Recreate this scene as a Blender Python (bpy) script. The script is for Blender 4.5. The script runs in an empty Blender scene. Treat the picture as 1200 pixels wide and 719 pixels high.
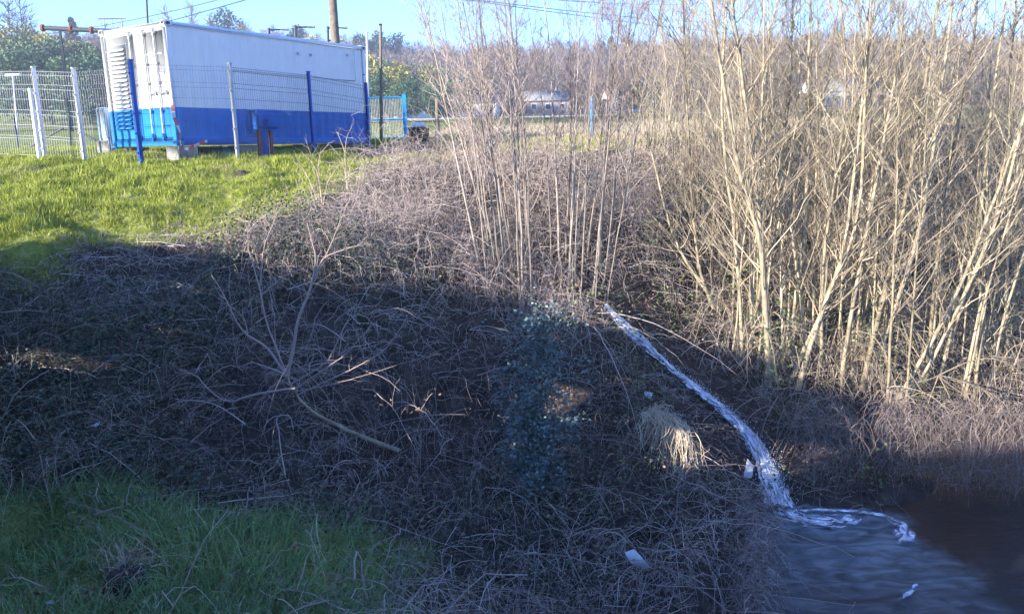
import bpy, math, random
import numpy as np
from mathutils import Vector, Matrix
rng = np.random.default_rng(7)
random.seed(7)
scene = bpy.context.scene
COL = scene.collection
# ------------------------------------------------------------------ camera
F, W0, H0 = 930.0, 1200.0, 719.0
CAMZ, PITCH, ROLL = 4.8, math.radians(11.4), math.radians(1.3)
fwd = np.array([0, math.cos(PITCH), -math.sin(PITCH)])
up0 = np.array([0, math.sin(PITCH), math.cos(PITCH)])
rt0 = np.array([1.0, 0, 0])
rgt = rt0 * math.cos(ROLL) - up0 * math.sin(ROLL)
upv = up0 * math.cos(ROLL) + rt0 * math.sin(ROLL)
CAM = np.array([0, 0, CAMZ])
cd = bpy.data.cameras.new('camera'); cam = bpy.data.objects.new('camera', cd); COL.objects.link(cam)
cd.sensor_width = 36; cd.lens = F / W0 * 36; cd.clip_start = .05; cd.clip_end = 3000
cam.matrix_world = Matrix(((rgt[0], upv[0], -fwd[0], 0), (rgt[1], upv[1], -fwd[1], 0), (rgt[2], upv[2], -fwd[2], CAMZ), (0, 0, 0, 1)))
scene.camera = cam
# ------------------------------------------------------------------ light
SUN_EL, SUN_AZ = math.radians(17), math.atan2(.6, .8)       # direction the light travels in plan
w = bpy.data.worlds.new('World'); scene.world = w; w.use_nodes = True
nt = w.node_tree; bg = nt.nodes['Background']
sky = nt.nodes.new('ShaderNodeTexSky'); sky.sky_type = 'NISHITA'; sky.sun_disc = False
sky.sun_elevation = math.radians(24); sky.sun_rotation = math.atan2(-math.cos(SUN_AZ), -math.sin(SUN_AZ))
sky.altitude = 300; sky.air_density = 1.0; sky.dust_density = .15; sky.ozone_density = 1.5
tint = nt.nodes.new('ShaderNodeMix'); tint.data_type = 'RGBA'; tint.blend_type = 'MULTIPLY'; tint.inputs[0].default_value = 1; tint.inputs[7].default_value = (.54, .79, 1.32, 1)
nt.links.new(sky.outputs[0], tint.inputs[6]); nt.links.new(tint.outputs[2], bg.inputs[0]); bg.inputs[1].default_value = .128
sl = bpy.data.lights.new('sun', 'SUN'); so = bpy.data.objects.new('sun', sl); COL.objects.link(so)
sl.energy = 5.0; sl.angle = math.radians(.55); sl.color = (1, .94, .85)
trav = Vector((math.cos(SUN_AZ) * math.cos(SUN_EL), math.sin(SUN_AZ) * math.cos(SUN_EL), -math.sin(SUN_EL)))
so.rotation_euler = trav.to_track_quat('-Z', 'Y').to_euler(); so.location = (-30, -30, 40)
scene.view_settings.view_transform = 'Standard'; scene.view_settings.look = 'None'
scene.view_settings.exposure = 1.6; scene.view_settings.gamma = 1
scene.cycles.max_bounces = 4; scene.cycles.diffuse_bounces = 2; scene.cycles.glossy_bounces = 2; scene.cycles.use_adaptive_sampling = True; scene.cycles.adaptive_threshold = .03; scene.cycles.transparent_max_bounces = 6
# ------------------------------------------------------------------ helpers
def at(px, py, Y):
    d = fwd + (px - W0 / 2) / F * rgt - (py - H0 / 2) / F * upv
    return CAM + d * (Y / d[1])
def proj(P):
    q = np.asarray(P) - CAM; dep = q @ fwd
    return W0 / 2 + F * (q @ rgt) / dep, H0 / 2 - F * (q @ upv) / dep
def sstep(a, b, x):
    t = np.clip((x - a) / (b - a), 0, 1); return t * t * (3 - 2 * t)
def vnoise(x, y, s=1.0, seed=0):
    x = np.asarray(x, float) / s; y = np.asarray(y, float) / s
    def h(i, j):
        v = np.sin(i * 127.1 + j * 311.7 + seed * 74.7) * 43758.5453
        return v - np.floor(v)
    i, j = np.floor(x), np.floor(y); u, v = x - i, y - j
    u = u * u * (3 - 2 * u); v = v * v * (3 - 2 * v)
    return (h(i, j) * (1 - u) + h(i + 1, j) * u) * (1 - v) + (h(i, j + 1) * (1 - u) + h(i + 1, j + 1) * u) * v

class MB:
    """collects vertices and faces and links them as one mesh object"""
    def __init__(s): s.v = []; s.q = []; s.t = []; s.tone = []; s.n = 0; s.smooth = False
    def add(s, V, quads=None, tris=None, tone=None):
        V = np.asarray(V, float).reshape(-1, 3)
        if quads is not None and len(quads): s.q.append(np.asarray(quads, int).reshape(-1, 4) + s.n)
        if tris is not None and len(tris): s.t.append(np.asarray(tris, int).reshape(-1, 3) + s.n)
        s.v.append(V); s.n += len(V)
        t = np.full(len(V), .5) if tone is None else np.broadcast_to(np.asarray(tone, float), (len(V),))
        s.tone.append(t); return s
    def box(s, c, d, rz=0, tone=None):
        x, y, z = np.array(d) / 2
        V = np.array([(-x, -y, -z), (x, -y, -z), (x, y, -z), (-x, y, -z), (-x, -y, z), (x, -y, z), (x, y, z), (-x, y, z)])
        if rz:
            cs, sn = math.cos(rz), math.sin(rz); V = V @ np.array([[cs, sn, 0], [-sn, cs, 0], [0, 0, 1]])
        return s.add(V + np.array(c), [(0, 3, 2, 1), (4, 5, 6, 7), (0, 1, 5, 4), (1, 2, 6, 5), (2, 3, 7, 6), (3, 0, 4, 7)], tone=tone)
    def bbox(s, c, d, b=.01, tone=None):
        """box with chamfered edges"""
        c = np.array(c, float); h = np.array(d, float) / 2
        V = []; idx = {}
        for sx in (-1, 1):
            for sy in (-1, 1):
                for sz in (-1, 1):
                    sg = np.array((sx, sy, sz))
                    for a in range(3):
                        p = sg * (h - b); p[a] = sg[a] * h[a]; idx[(sx, sy, sz, a)] = len(V); V.append(p)
        Q = []; T = []
        for a in range(3):
            o = [i for i in range(3) if i != a]
            for sa in (-1, 1):
                f = []
                for (u, v) in ((-1, -1), (1, -1), (1, 1), (-1, 1)):
                    k = [0, 0, 0]; k[a] = sa; k[o[0]] = u; k[o[1]] = v; f.append(idx[(*k, a)])
                if (sa > 0) == (a == 1): f = f[::-1]
                Q.append(f)
        for a in range(3):
            b1, b2 = [i for i in range(3) if i != a]
            for u in (-1, 1):
                for v in (-1, 1):
                    k0 = [0, 0, 0]; k0[b1] = u; k0[b2] = v; k1 = list(k0); k0[a] = -1; k1[a] = 1
                    Q.append([idx[(*k0, b1)], idx[(*k1, b1)], idx[(*k1, b2)], idx[(*k0, b2)]])
        for k in [(x, y, z) for x in (-1, 1) for y in (-1, 1) for z in (-1, 1)]: T.append([idx[(*k, a)] for a in range(3)])
        return s.add(np.array(V) + c, Q, T, tone=tone)
    def tubes(s, P, R, sides=3, tone=None, cap=False):
        """P (N,K,3) polylines, R (N,K) radii"""
        P = np.asarray(P, float); R = np.asarray(R, float)
        if P.ndim == 2: P = P[None]; R = R[None]
        N, K, _ = P.shape
        T = np.gradient(P, axis=1); T /= np.linalg.norm(T, axis=2, keepdims=True) + 1e-9
        ref = np.where(np.abs(T[:, :, 2:3]) < .8, np.array([0, 0, 1.0]), np.array([1.0, 0, 0]))
        ref = np.repeat(ref[:, :1], K, 1)
        A = np.cross(T, ref); A /= np.linalg.norm(A, axis=2, keepdims=True) + 1e-9
        B = np.cross(T, A)
        an = np.arange(sides) * 2 * math.pi / sides
        V = P[:, :, None] + R[:, :, None, None] * (A[:, :, None] * np.cos(an)[:, None] + B[:, :, None] * np.sin(an)[:, None])
        n, k, m = np.meshgrid(np.arange(N), np.arange(K - 1), np.arange(sides), indexing='ij')
        b = (n * K + k) * sides; m2 = (m + 1) % sides
        Q = np.stack([b + m, b + sides + m, b + sides + m2, b + m2], -1).reshape(-1, 4)
        if tone is None: tt = None
        else: tt = np.repeat(np.broadcast_to(np.asarray(tone, float).reshape(-1), (N,)), K * sides)
        s.add(V.reshape(-1, 3), Q, tone=tt)
        if cap:
            for i in range(N):
                for kk in (0, K - 1):
                    V2 = np.vstack([V[i, kk], P[i, kk]])
                    s.add(V2, tris=[(j, (j + 1) % sides, sides) for j in range(sides)], tone=None if tone is None else tt[0])
        return s
    def leaves(s, C, D, U, L, Wd, tone=None):
        """bent rhombic leaves: centre-base C, direction D, side U, length L, width Wd"""
        C = np.asarray(C); N = len(C); L = np.broadcast_to(L, (N,))[:, None]; Wd = np.broadcast_to(Wd, (N,))[:, None]
        nn = np.cross(D, U)
        V = np.stack([C, C + D * L * .5 + U * Wd + nn * L * .06, C + D * L - nn * L * .12, C + D * L * .5 - U * Wd + nn * L * .06], 1)
        Q = np.arange(N * 4).reshape(N, 4)
        return s.add(V.reshape(-1, 3), Q, tone=None if tone is None else np.repeat(np.broadcast_to(tone, (N,)), 4))
    def ribbons(s, P, wd, tone=None, tip=.3):
        """thin flat strands: P (N,K,3), width (N,)"""
        N, K, _ = P.shape; T = unit(P[:, -1] - P[:, 0]); sd = unit(np.cross(T, rdir(N)))
        wv = np.broadcast_to(wd, (N,))[:, None, None] * .5 * np.linspace(1, tip, K)[None, :, None]
        V = np.stack([P - sd[:, None] * wv, P + sd[:, None] * wv], 2).reshape(-1, 3)
        nn, kk = np.meshgrid(np.arange(N), np.arange(K - 1), indexing='ij'); b = nn * K * 2 + kk * 2
        return s.add(V, np.stack([b, b + 1, b + 3, b + 2], -1).reshape(-1, 4), tone=None if tone is None else np.repeat(np.broadcast_to(tone, (N,)), K * 2))
    def mesh(s, name):
        me = bpy.data.meshes.new(name)
        V = np.vstack(s.v) if s.v else np.zeros((0, 3))
        q = np.vstack(s.q) if s.q else np.zeros((0, 4), int); t = np.vstack(s.t) if s.t else np.zeros((0, 3), int)
        me.vertices.add(len(V)); me.vertices.foreach_set('co', V.astype(np.float32).ravel())
        loops = np.concatenate([q.ravel(), t.ravel()]).astype(np.int32)
        me.loops.add(len(loops)); me.loops.foreach_set('vertex_index', loops)
        st = np.concatenate([np.arange(len(q)) * 4, len(q) * 4 + np.arange(len(t)) * 3]).astype(np.int32)
        me.polygons.add(len(st)); me.polygons.foreach_set('loop_start', st)
        me.update(calc_edges=True); me.validate()
        at_ = me.attributes.new('tone', 'FLOAT', 'POINT')
        at_.data.foreach_set('value', np.concatenate(s.tone).astype(np.float32))
        if s.smooth: me.polygons.foreach_set('use_smooth', np.ones(len(st), bool))
        return me
    def build(s, name, mat, parent=None, loc=None, rz=None):
        me = s.mesh(name); me.materials.append(mat)
        o = bpy.data.objects.new(name, me); COL.objects.link(o)
        if parent is not None: o.parent = parent
        if loc is not None: o.location = loc
        if rz is not None: o.rotation_euler = (0, 0, rz)
        return o
def tag(o, label, cat, group=None, kind=None):
    o['label'] = label
    if kind: o['kind'] = kind
    if cat: o['category'] = cat
    if group: o['group'] = group
    return o
def thing(name, label, cat, loc=(0, 0, 0), rz=0, group=None):
    o = bpy.data.objects.new(name, None); COL.objects.link(o); o.location = loc; o.rotation_euler = (0, 0, rz)
    o.empty_display_size = .2
    return tag(o, label, cat, group)

# ------------------------------------------------------------------ materials
def newmat(name):
    m = bpy.data.materials.new(name); m.use_nodes = True
    return m, m.node_tree, m.node_tree.nodes['Principled BSDF']
def plain(name, c, rough=.6, var=.15, scale=6, metal=0, bump=0, spec=.3, rnd=0):
    m, t, p = newmat(name); L = t.links
    tc = t.nodes.new('ShaderNodeTexCoord'); n = t.nodes.new('ShaderNodeTexNoise'); n.inputs['Scale'].default_value = scale
    n.inputs['Detail'].default_value = 5
    L.new(tc.outputs['Object'], n.inputs['Vector'])
    r = t.nodes.new('ShaderNodeValToRGB'); e = r.color_ramp.elements
    e[0].position = .3; e[1].position = .72
    e[0].color = (*[x * (1 - var) for x in c], 1); e[1].color = (*[min(1, x * (1 + var)) for x in c], 1)
    L.new(n.outputs[0], r.inputs[0]); L.new(r.outputs[0], p.inputs['Base Color'])
    if rnd:
        oi = t.nodes.new('ShaderNodeObjectInfo'); hs = t.nodes.new('ShaderNodeHueSaturation'); mr = t.nodes.new('ShaderNodeMapRange'); mr.inputs[3].default_value = 1 - rnd; mr.inputs[4].default_value = 1 + rnd * .4
        L.new(oi.outputs['Random'], mr.inputs[0]); L.new(mr.outputs[0], hs.inputs['Value']); L.new(r.outputs[0], hs.inputs['Color']); L.new(hs.outputs[0], p.inputs['Base Color'])
    p.inputs['Roughness'].default_value = rough; p.inputs['Metallic'].default_value = metal
    p.inputs['Specular IOR Level'].default_value = spec
    if bump:
        b = t.nodes.new('ShaderNodeBump'); b.inputs['Strength'].default_value = bump; b.inputs['Distance'].default_value = .02
        L.new(n.outputs[0], b.inputs['Height']); L.new(b.outputs[0], p.inputs['Normal'])
    return m
def tonemat(name, stops, rough=.75, inst=.25, trans=0, spec=.2):
    """colour by the 'tone' stored on the strands, varied a little per instance"""
    m, t, p = newmat(name); L = t.links
    a = t.nodes.new('ShaderNodeAttribute'); a.attribute_name = 'tone'
    oi = t.nodes.new('ShaderNodeObjectInfo')
    ma = t.nodes.new('ShaderNodeMath'); ma.operation = 'MULTIPLY_ADD'; ma.inputs[1].default_value = inst; ma.inputs[2].default_value = -inst / 2
    L.new(oi.outputs['Random'], ma.inputs[0])
    ad = t.nodes.new('ShaderNodeMath'); L.new(a.outputs['Fac'], ad.inputs[0]); L.new(ma.outputs[0], ad.inputs[1])
    r = t.nodes.new('ShaderNodeValToRGB'); e = r.color_ramp.elements
    while len(e) < len(stops): e.new(.5)
    for i, (ps, c) in enumerate(stops): e[i].position = ps; e[i].color = (*c, 1)
    L.new(ad.outputs[0], r.inputs[0]); L.new(r.outputs[0], p.inputs['Base Color'])
    p.inputs['Roughness'].default_value = rough; p.inputs['Specular IOR Level'].default_value = spec
    return m
M = {}
M['bark'] = plain('pale_bark', (.42, .345, .22), .85, .5, 7, bump=.8, rnd=.45)
M['bark_grey'] = plain('grey_bark', (.31, .255, .20), .8, .4, 9, bump=.6, rnd=.4)
M['bark_dark'] = plain('dark_bark', (.13, .11, .09), .85, .3, 10, bump=.4)
M['twig'] = tonemat('thicket_twigs', [(0, (.12, .085, .055)), (.5, (.31, .245, .165)), (1, (.54, .45, .30))])
M['twig_pink'] = tonemat('thin_stems', [(0, (.19, .13, .11)), (.5, (.34, .26, .22)), (1, (.50, .42, .35))])
M['bramble'] = tonemat('dead_bramble', [(0, (.10, .075, .07)), (.4, (.27, .21, .185)), (.75, (.42, .34, .29)), (1, (.58, .49, .40))], .8, .3)
M['straw'] = tonemat('dry_straw', [(0, (.18, .13, .09)), (.5, (.44, .35, .245)), (1, (.64, .54, .39))], .8, .3)
M['dead_leaf'] = tonemat('dead_leaves', [(0, (.07, .05, .04)), (.5, (.17, .115, .075)), (1, (.30, .21, .13))], .8, .3)
M['evergreen'] = tonemat('evergreen_leaves', [(0, (.02, .032, .02)), (.5, (.045, .072, .04)), (1, (.12, .14, .07))], .7, .25, spec=.4)
M['ivy'] = tonemat('ivy_leaves', [(0, (.02, .045, .018)), (.5, (.06, .11, .035)), (1, (.19, .23, .07))], .45, .3, spec=.4)
M['field_grass'] = tonemat('field_grass', [(0, (.10, .13, .015)), (.45, (.28, .325, .035)), (.8, (.43, .44, .065)), (1, (.50, .45, .17))], .6, .35)
M['long_grass'] = tonemat('long_grass', [(0, (.06, .105, .04)), (.5, (.18, .29, .105)), (.85, (.32, .41, .165)), (1, (.54, .48, .31))], .55, .3, spec=.3)
M['white_paint'] = plain('white_paint', (.78, .77, .76), .5, .04, 3)
M['blue_paint'] = plain('blue_paint', (.02, .10, .42), .5, .12, 3)
M['cyan_paint'] = plain('cyan_paint', (.03, .30, .62), .45, .1, 3)
M['galv'] = plain('galvanised_steel', (.50, .50, .50), .5, .12, 20, metal=.3)
M['wire'] = plain('fence_wire', (.52, .52, .53), .5, .08, 20, metal=.2)
M['wire_blue'] = plain('blue_fence_wire', (.05, .08, .17), .5, .08, 20)
M['steel_dark'] = plain('dark_steel', (.06, .06, .065), .5, .2, 12)
M['rust'] = plain('rusty_steel', (.26, .085, .045), .8, .3, 20)
M['concrete'] = plain('concrete', (.42, .40, .36), .9, .2, 8, bump=.3)
M['wood_pole'] = plain('weathered_timber', (.20, .16, .12), .85, .3, 6, bump=.3)
M['black'] = plain('black_plastic', (.02, .02, .022), .45, .2, 8)
M['plastic'] = plain('white_plastic', (.55, .58, .62), .4, .08, 10)
M['tape_red'] = plain('red_tape', (.55, .12, .10), .5, .1, 10)
M['asphalt'] = plain('asphalt', (.055, .055, .055), .9, .2, 30, bump=.2)
M['gravel'] = plain('pale_gravel_road', (.48, .44, .40), .9, .12, 3)
M['soil'] = plain('dark_soil', (.05, .04, .034), .95, .4, 14, bump=1)
M['stone'] = plain('grey_stone', (.27, .25, .22), .9, .3, 9, bump=.6)
M['wall_white'] = plain('white_render', (.72, .69, .65), .8, .06, 2)
M['wall_pink'] = plain('pink_render', (.55, .40, .34), .8, .08, 2)
M['roof_red'] = plain('red_roof', (.26, .15, .12), .95, .15, 2, spec=.05)
M['roof_grey'] = plain('grey_roof', (.24, .235, .23), .95, .1, 2, spec=.05)
M['glass'] = plain('window_glass', (.04, .05, .06), .1, .1, 2, spec=.5)

# ------------------------------------------------------------------ terrain
# pixel columns on the bank with the distance of the ground there
cols = {
    -120: [(190, 19), (235, 14.5), (292, 12.2), (430, 9.6), (520, 8.5), (600, 7.4), (719, 5.6)],
    0: [(187, 18.5), (230, 15), (282, 12.6), (340, 11.3), (425, 9.9), (505, 8.9), (580, 7.9), (640, 6.9), (719, 5.8)],
    150: [(188, 17.5), (230, 14.8), (278, 12.8), (340, 11.5), (425, 10.1), (505, 9.0), (575, 8.0), (640, 7.0), (719, 5.9)],
    300: [(188, 18), (215, 15.7), (262, 13.6), (315, 12.2), (410, 10.5), (490, 9.3), (560, 8.3), (640, 7.1), (719, 6.1)],
    450: [(184, 20), (212, 17.2), (262, 14.5), (340, 12.4), (430, 10.8), (530, 9.3), (625, 8.1), (719, 6.9)],
    600: [(180, 21), (225, 16.5), (300, 13.8), (385, 12), (475, 10.6), (565, 9.4), (645, 8.3), (719, 7.4)],
    740: [(177, 22), (215, 18.3), (290, 15.3), (368, 13.4), (450, 11.6), (540, 10.0), (640, 8.6), (719, 7.6)],
    870: [(175, 22), (212, 19.5), (290, 16.7), (400, 13.8), (470, 12.1), (555, 10.5)],
    1000: [(170, 25), (207, 21), (300, 17.5), (410, 14.3), (500, 12.2), (560, 11.0)],
    1150: [(166, 26), (202, 22), (300, 18.4), (405, 15.2), (490, 13.1), (535, 12.2)],
    1300: [(164, 26), (205, 22), (300, 18.8), (400, 15.8), (485, 13.6), (530, 12.7)],
}
cp = [at(x, y, Y) for x, l in cols.items() for y, Y in l]
def water_at(px, py):
    d = fwd + (px - W0 / 2) / F * rgt - (py - H0 / 2) / F * upv
    return CAM + d * (-CAMZ / d[2])
for px, py, z in [(905, 604, -.06), (985, 600, -.07), (1065, 594, -.07), (1120, 580, -.12), (1150, 566, -.06), (1280, 556, -.06), (985, 586, .12), (1065, 576, .12),
                  (900, 650, -.05), (905, 719, -.05), (950, 650, -.45), (1050, 640, -.5), (1180, 620, -.5), (960, 719, -.45), (1100, 719, -.5), (1300, 640, -.5), (930, 860, -.3), (1150, 860, -.5)]:
    p = water_at(px, py); cp.append(np.array([p[0], p[1], z]))
for px, py in [(860, 600), (862, 660), (858, 719), (800, 665), (780, 719), (735, 719), (800, 780)]:
    p = water_at(px, py); cp.append(np.array([p[0], p[1], .28]))
cp += [np.array(p, float) for p in [(-4, 3.5, 1.5), (-1.5, 4.5, 1.3), (0, 5, .9), (1, 3.5, .5), (3, 4, -.3), (7, 4, -.5), (12, 6, -.5), (3, 0, -.3), (9, 0, -.5), (18, 9, -.4),
                                    (16, 18, 1.5), (20, 14, 0), (22, 24, 4.8), (-20, 16, 4.2), (-20, 24, 4.9), (-14, 24, 4.9), (-8, 25, 4.9), (0, 27, 4.95), (10, 28, 5.0), (18, 28, 5.0)]]
cp = np.array(cp)
def _phi(a, b): return np.sqrt(((a[:, None, :2] - b[None, :, :2]) ** 2).sum(-1) + .35)
A_ = _phi(cp, cp) + np.eye(len(cp)) * -.06
n_ = len(cp); Mx = np.zeros((n_ + 1, n_ + 1)); Mx[:n_, :n_] = A_; Mx[:n_, n_] = 1; Mx[n_, :n_] = 1
wt = np.linalg.solve(Mx, np.append(cp[:, 2], 0))
# unseen wall added to shade the bank (just behind the camera)
WD = np.array([-.643, .766]); WN = np.array([.766, .643]); WOFF = -.35
def z_far(x, y):
    yy = [20, 60, 110, 150, 185, 270, 420, 900]
    base = np.interp(y, yy, [4.75, 6.6, 8.6, 10.4, 12.5, 27, 30, 24])
    lefth = sstep(-30, -110, x - (y - 120) * .1) * sstep(95, 170, y) * 7
    return base + lefth + (vnoise(x, y, 40, 3) - .5) * 4 * sstep(150, 240, y)
def zt(x, y):
    x = np.atleast_1d(np.asarray(x, float)); y = np.atleast_1d(np.asarray(y, float)); sh = x.shape
    P = np.stack([x.ravel(), y.ravel()], 1); out = np.empty(len(P))
    xc = np.clip(P[:, 0], -22, 24); yc = np.clip(P[:, 1], -3, 30); Q = np.stack([xc, yc], 1)
    for i in range(0, len(P), 20000):
        out[i:i + 20000] = _phi(Q[i:i + 20000], cp) @ wt[:-1] + wt[-1]
    b = sstep(20, 27, P[:, 1]); out = out * (1 - b) + z_far(P[:, 0], P[:, 1]) * b
    fd = .12 + .88 * sstep(.0, .7, out); out += fd * ((vnoise(P[:, 0], P[:, 1], .9, 1) - .5) * .16 + (vnoise(P[:, 0], P[:, 1], .33, 2) - .5) * .07)
    bk = sstep(4.4, 3.6, out) * sstep(.35, 1.4, out); out += bk * ((vnoise(P[:, 0], P[:, 1], 1.7, 41) - .5) * 1.05 + (vnoise(P[:, 0], P[:, 1], .75, 42) - .5) * .25)
    out += (vnoise(P[:, 0], P[:, 1], .42, 44) - .5) * .17 * sstep(3.3, 3.9, out) * sstep(40, 25, P[:, 1])
    s = P @ WN - WOFF
    out = np.where(s < 0, np.where(P[:, 1] < 30, 2.4, out), out)
    return out.reshape(sh)
def z1(x, y): return float(zt(x, y)[0])
def G(px, py, y0=4.0, y1=60.0):
    """where the sight line through a pixel meets the ground"""
    Y = np.linspace(y0, y1, 900); d = fwd + (px - W0 / 2) / F * rgt - (py - H0 / 2) / F * upv
    P = CAM + d[None] * (Y / d[1])[:, None]; h = P[:, 2] - zt(P[:, 0], P[:, 1])
    i = np.where(h < 0)[0]
    return P[i[0]] if len(i) else P[-1]
def axis(lo, a, b, hi, step, g=1.13):
    c = list(np.arange(a, b + 1e-6, step)); s = step; v = b
    while v < hi: s *= g; v += s; c.append(v)
    s = step; v = a; l = []
    while v > lo: s *= g; v -= s; l.append(v)
    return np.array(l[::-1] + c)
gx = axis(-900, -11, 13, 900, .16); gy = axis(-300, 2.5, 21, 1500, .16, 1.10)
GX, GY = np.meshgrid(gx, gy); GZ = zt(GX, GY)
# field edge (where the mown grass gives way to the bank), as plan points
edge = np.array([G(x, y)[:2] for x, y in [(-60, 305), (0, 302), (80, 298), (150, 292), (220, 282), (290, 262), (345, 246), (400, 226), (440, 208)]])
edge = np.vstack([[-24, edge[0, 1] + .5], edge, [edge[-1, 0] + .9, edge[-1, 1] + 2.2], [edge[-1, 0] + 3, edge[-1, 1] + 3.2], [4.2, 23], [6, 28], [30, 34]])
edge = edge[np.argsort(edge[:, 0])]
def edgeY(x): return np.interp(x, edge[:, 0], edge[:, 1])
def fieldness(x, y): return sstep(-.35, .35, y - edgeY(x) + (vnoise(x, y, .7, 9) - .5) * 1.0)
def benchness(x, y):
    px, py = x, y
    b = sstep(8.5, 8.0, y + (vnoise(x, y, .6, 5) - .5) * .9 + .22 * np.maximum(0, -2.2 - x)) * sstep(-.9, -1.5, x + (vnoise(x, y, .6, 6) - .5) * .7)
    return b
g_field = fieldness(GX, GY) * (1 - sstep(140, 170, GY)) * (1 - .55 * sstep(24, 34, GY) * sstep(-6, 6, GX)); g_bench = benchness(GX, GY)
mb = MB(); ny, nx = GX.shape
I, J = np.meshgrid(np.arange(ny - 1), np.arange(nx - 1), indexing='ij'); b0 = I * nx + J
mb.add(np.stack([GX, GY, GZ], -1).reshape(-1, 3), np.stack([b0, b0 + 1, b0 + nx + 1, b0 + nx], -1).reshape(-1, 4),
       tone=np.clip(np.maximum(g_field, g_bench), 0, 1).ravel()); mb.smooth = True
m, t, p = newmat('ground_soil_and_turf'); L = t.links
a = t.nodes.new('ShaderNodeAttribute'); a.attribute_name = 'tone'
tc = t.nodes.new('ShaderNodeTexCoord'); n = t.nodes.new('ShaderNodeTexNoise'); n.inputs['Scale'].default_value = 3.5; n.inputs['Detail'].default_value = 8
L.new(tc.outputs['Object'], n.inputs['Vector'])
def ramp(t, src, stops):
    r = t.nodes.new('ShaderNodeValToRGB'); e = r.color_ramp.elements
    while len(e) < len(stops): e.new(.5)
    for i, (ps, c) in enumerate(stops): e[i].position = ps; e[i].color = (*c, 1)
    t.links.new(src, r.inputs[0]); return r
soil = ramp(t, n.outputs[0], [(.3, (.02, .016, .014)), (.55, (.048, .038, .032)), (.75, (.085, .066, .05))])
turf = ramp(t, n.outputs[0], [(.3, (.09, .11, .02)), (.5, (.20, .22, .045)), (.72, (.29, .28, .09))])
mx = t.nodes.new('ShaderNodeMix'); mx.data_type = 'RGBA'
L.new(a.outputs['Fac'], mx.inputs[0]); L.new(soil.outputs[0], mx.inputs[6]); L.new(turf.outputs[0], mx.inputs[7]); L.new(mx.outputs[2], p.inputs['Base Color'])
n2 = t.nodes.new('ShaderNodeTexNoise'); n2.inputs['Scale'].default_value = 14; n2.inputs['Detail'].default_value = 6; L.new(tc.outputs['Object'], n2.inputs['Vector'])
bp = t.nodes.new('ShaderNodeBump'); bp.inputs['Strength'].default_value = .8; bp.inputs['Distance'].default_value = .06
L.new(n2.outputs[0], bp.inputs['Height']); L.new(bp.outputs[0], p.inputs['Normal']); p.inputs['Roughness'].default_value = .95; p.inputs['Specular IOR Level'].default_value = .1
M['ground'] = m
o = mb.build('ground', m); o['kind'] = 'structure'

# ------------------------------------------------------------------ added shade wall and road behind the camera
def wallpt(u, s): return WD * u + WN * (WOFF + s)
TR = np.array(trav) / math.hypot(trav.x, trav.y)          # sun ray per metre in plan
def wall_hit(P):
    """where the sun ray that reaches P crosses the wall: (along the wall, height)"""
    P = np.asarray(P, float); s = (P[:2] @ WN - WOFF) / (TR[:2] @ WN); q = P - TR * s
    return float(q[:2] @ WD), float(q[2])
_b = [wall_hit(G(x, y) + np.array([0, 0, .12])) for x, y in [(-60, 294), (0, 292), (80, 286), (150, 282), (300, 305), (400, 335), (520, 366), (640, 366), (740, 388), (850, 428), (940, 468), (1010, 490), (1100, 515)]]
_b = np.array(sorted(_b)); print('WALL', np.round(_b, 2).tolist())
def wall_top(u): return np.clip(np.interp(u, _b[:, 0], np.convolve(np.pad(_b[:, 1], 1, 'edge'), [.25, .5, .25], 'valid')), 3.0, 5.4) - .12 + .6 * (vnoise(u, 0 * np.asarray(u), 1.0, 77) - .5) + .26 * (vnoise(u, 0 * np.asarray(u), .3, 78) - .5)  # top shaped so the wall's shadow edge falls where wanted
# openings made in the added wall to throw sun patches on bank plants
OPEN = []
for (px, py, Y, wu, wz) in [(782, 525, 9.3, .42, .5), (50, 420, 9.6, .8, .22), (345, 440, 8.7, .5, .62), (195, 385, 10.6, .12, .12), (120, 455, 9.2, .25, .1), (500, 480, 9.6, .22, .14), (610, 520, 9.6, .16, .1)]:
    u, z = wall_hit(at(px, py, Y)); OPEN.append((u - wu / 2, u + wu / 2, z - wz / 2, z + wz / 2))
_r = np.random.default_rng(5)
for k in range(16):  # random gaps that fleck the shadow edge with sun
    u = _r.uniform(3, 14); z = float(wall_top(u)) - _r.uniform(.08, .75); wu, wz = _r.uniform(.08, .3), _r.uniform(.06, .2)
    if not any(o_[0] - .1 < u + wu and u < o_[1] + .1 for o_ in OPEN): OPEN.append((u, u + wu, z - wz, z))
cuts = sorted(set([-14.0, 24.0] + list(np.arange(-13, 24, .15)) + [v for o_ in OPEN for v in o_[:2]]))
mb = MB()
for u0, u1 in zip(cuts[:-1], cuts[1:]):
    um = (u0 + u1) / 2; z0 = -.6; top = float(wall_top(um)); segs = []
    for o_ in sorted([o_ for o_ in OPEN if o_[0] - 1e-6 <= um <= o_[1] + 1e-6], key=lambda q: q[2]):
        if o_[2] < top: segs.append((z0, max(z0 + .01, o_[2]))); z0 = max(z0, o_[3])
    if z0 < top: segs.append((z0, top))
    for za, zb in segs:
        c = wallpt(um, -.04); mb.box((c[0], c[1], (za + zb) / 2), (u1 - u0, .08, zb - za), math.atan2(WD[1], WD[0]))
wall = mb.build('shade_wall', M['concrete']); tag(wall, 'long concrete wall added out of view to shade the bank with gaps for sun patches', 'wall')
us = np.linspace(-14, 24, 40); Q = [(4 * i + k, 4 * i + (k + 1) % 4, 4 * i + 4 + (k + 1) % 4, 4 * i + 4 + k) for i in range(len(us) - 1) for k in range(4)]
Q += [(0, 1, 2, 3), tuple(4 * (len(us) - 1) + k for k in (3, 2, 1, 0))]
mb = MB(); V = []
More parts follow.
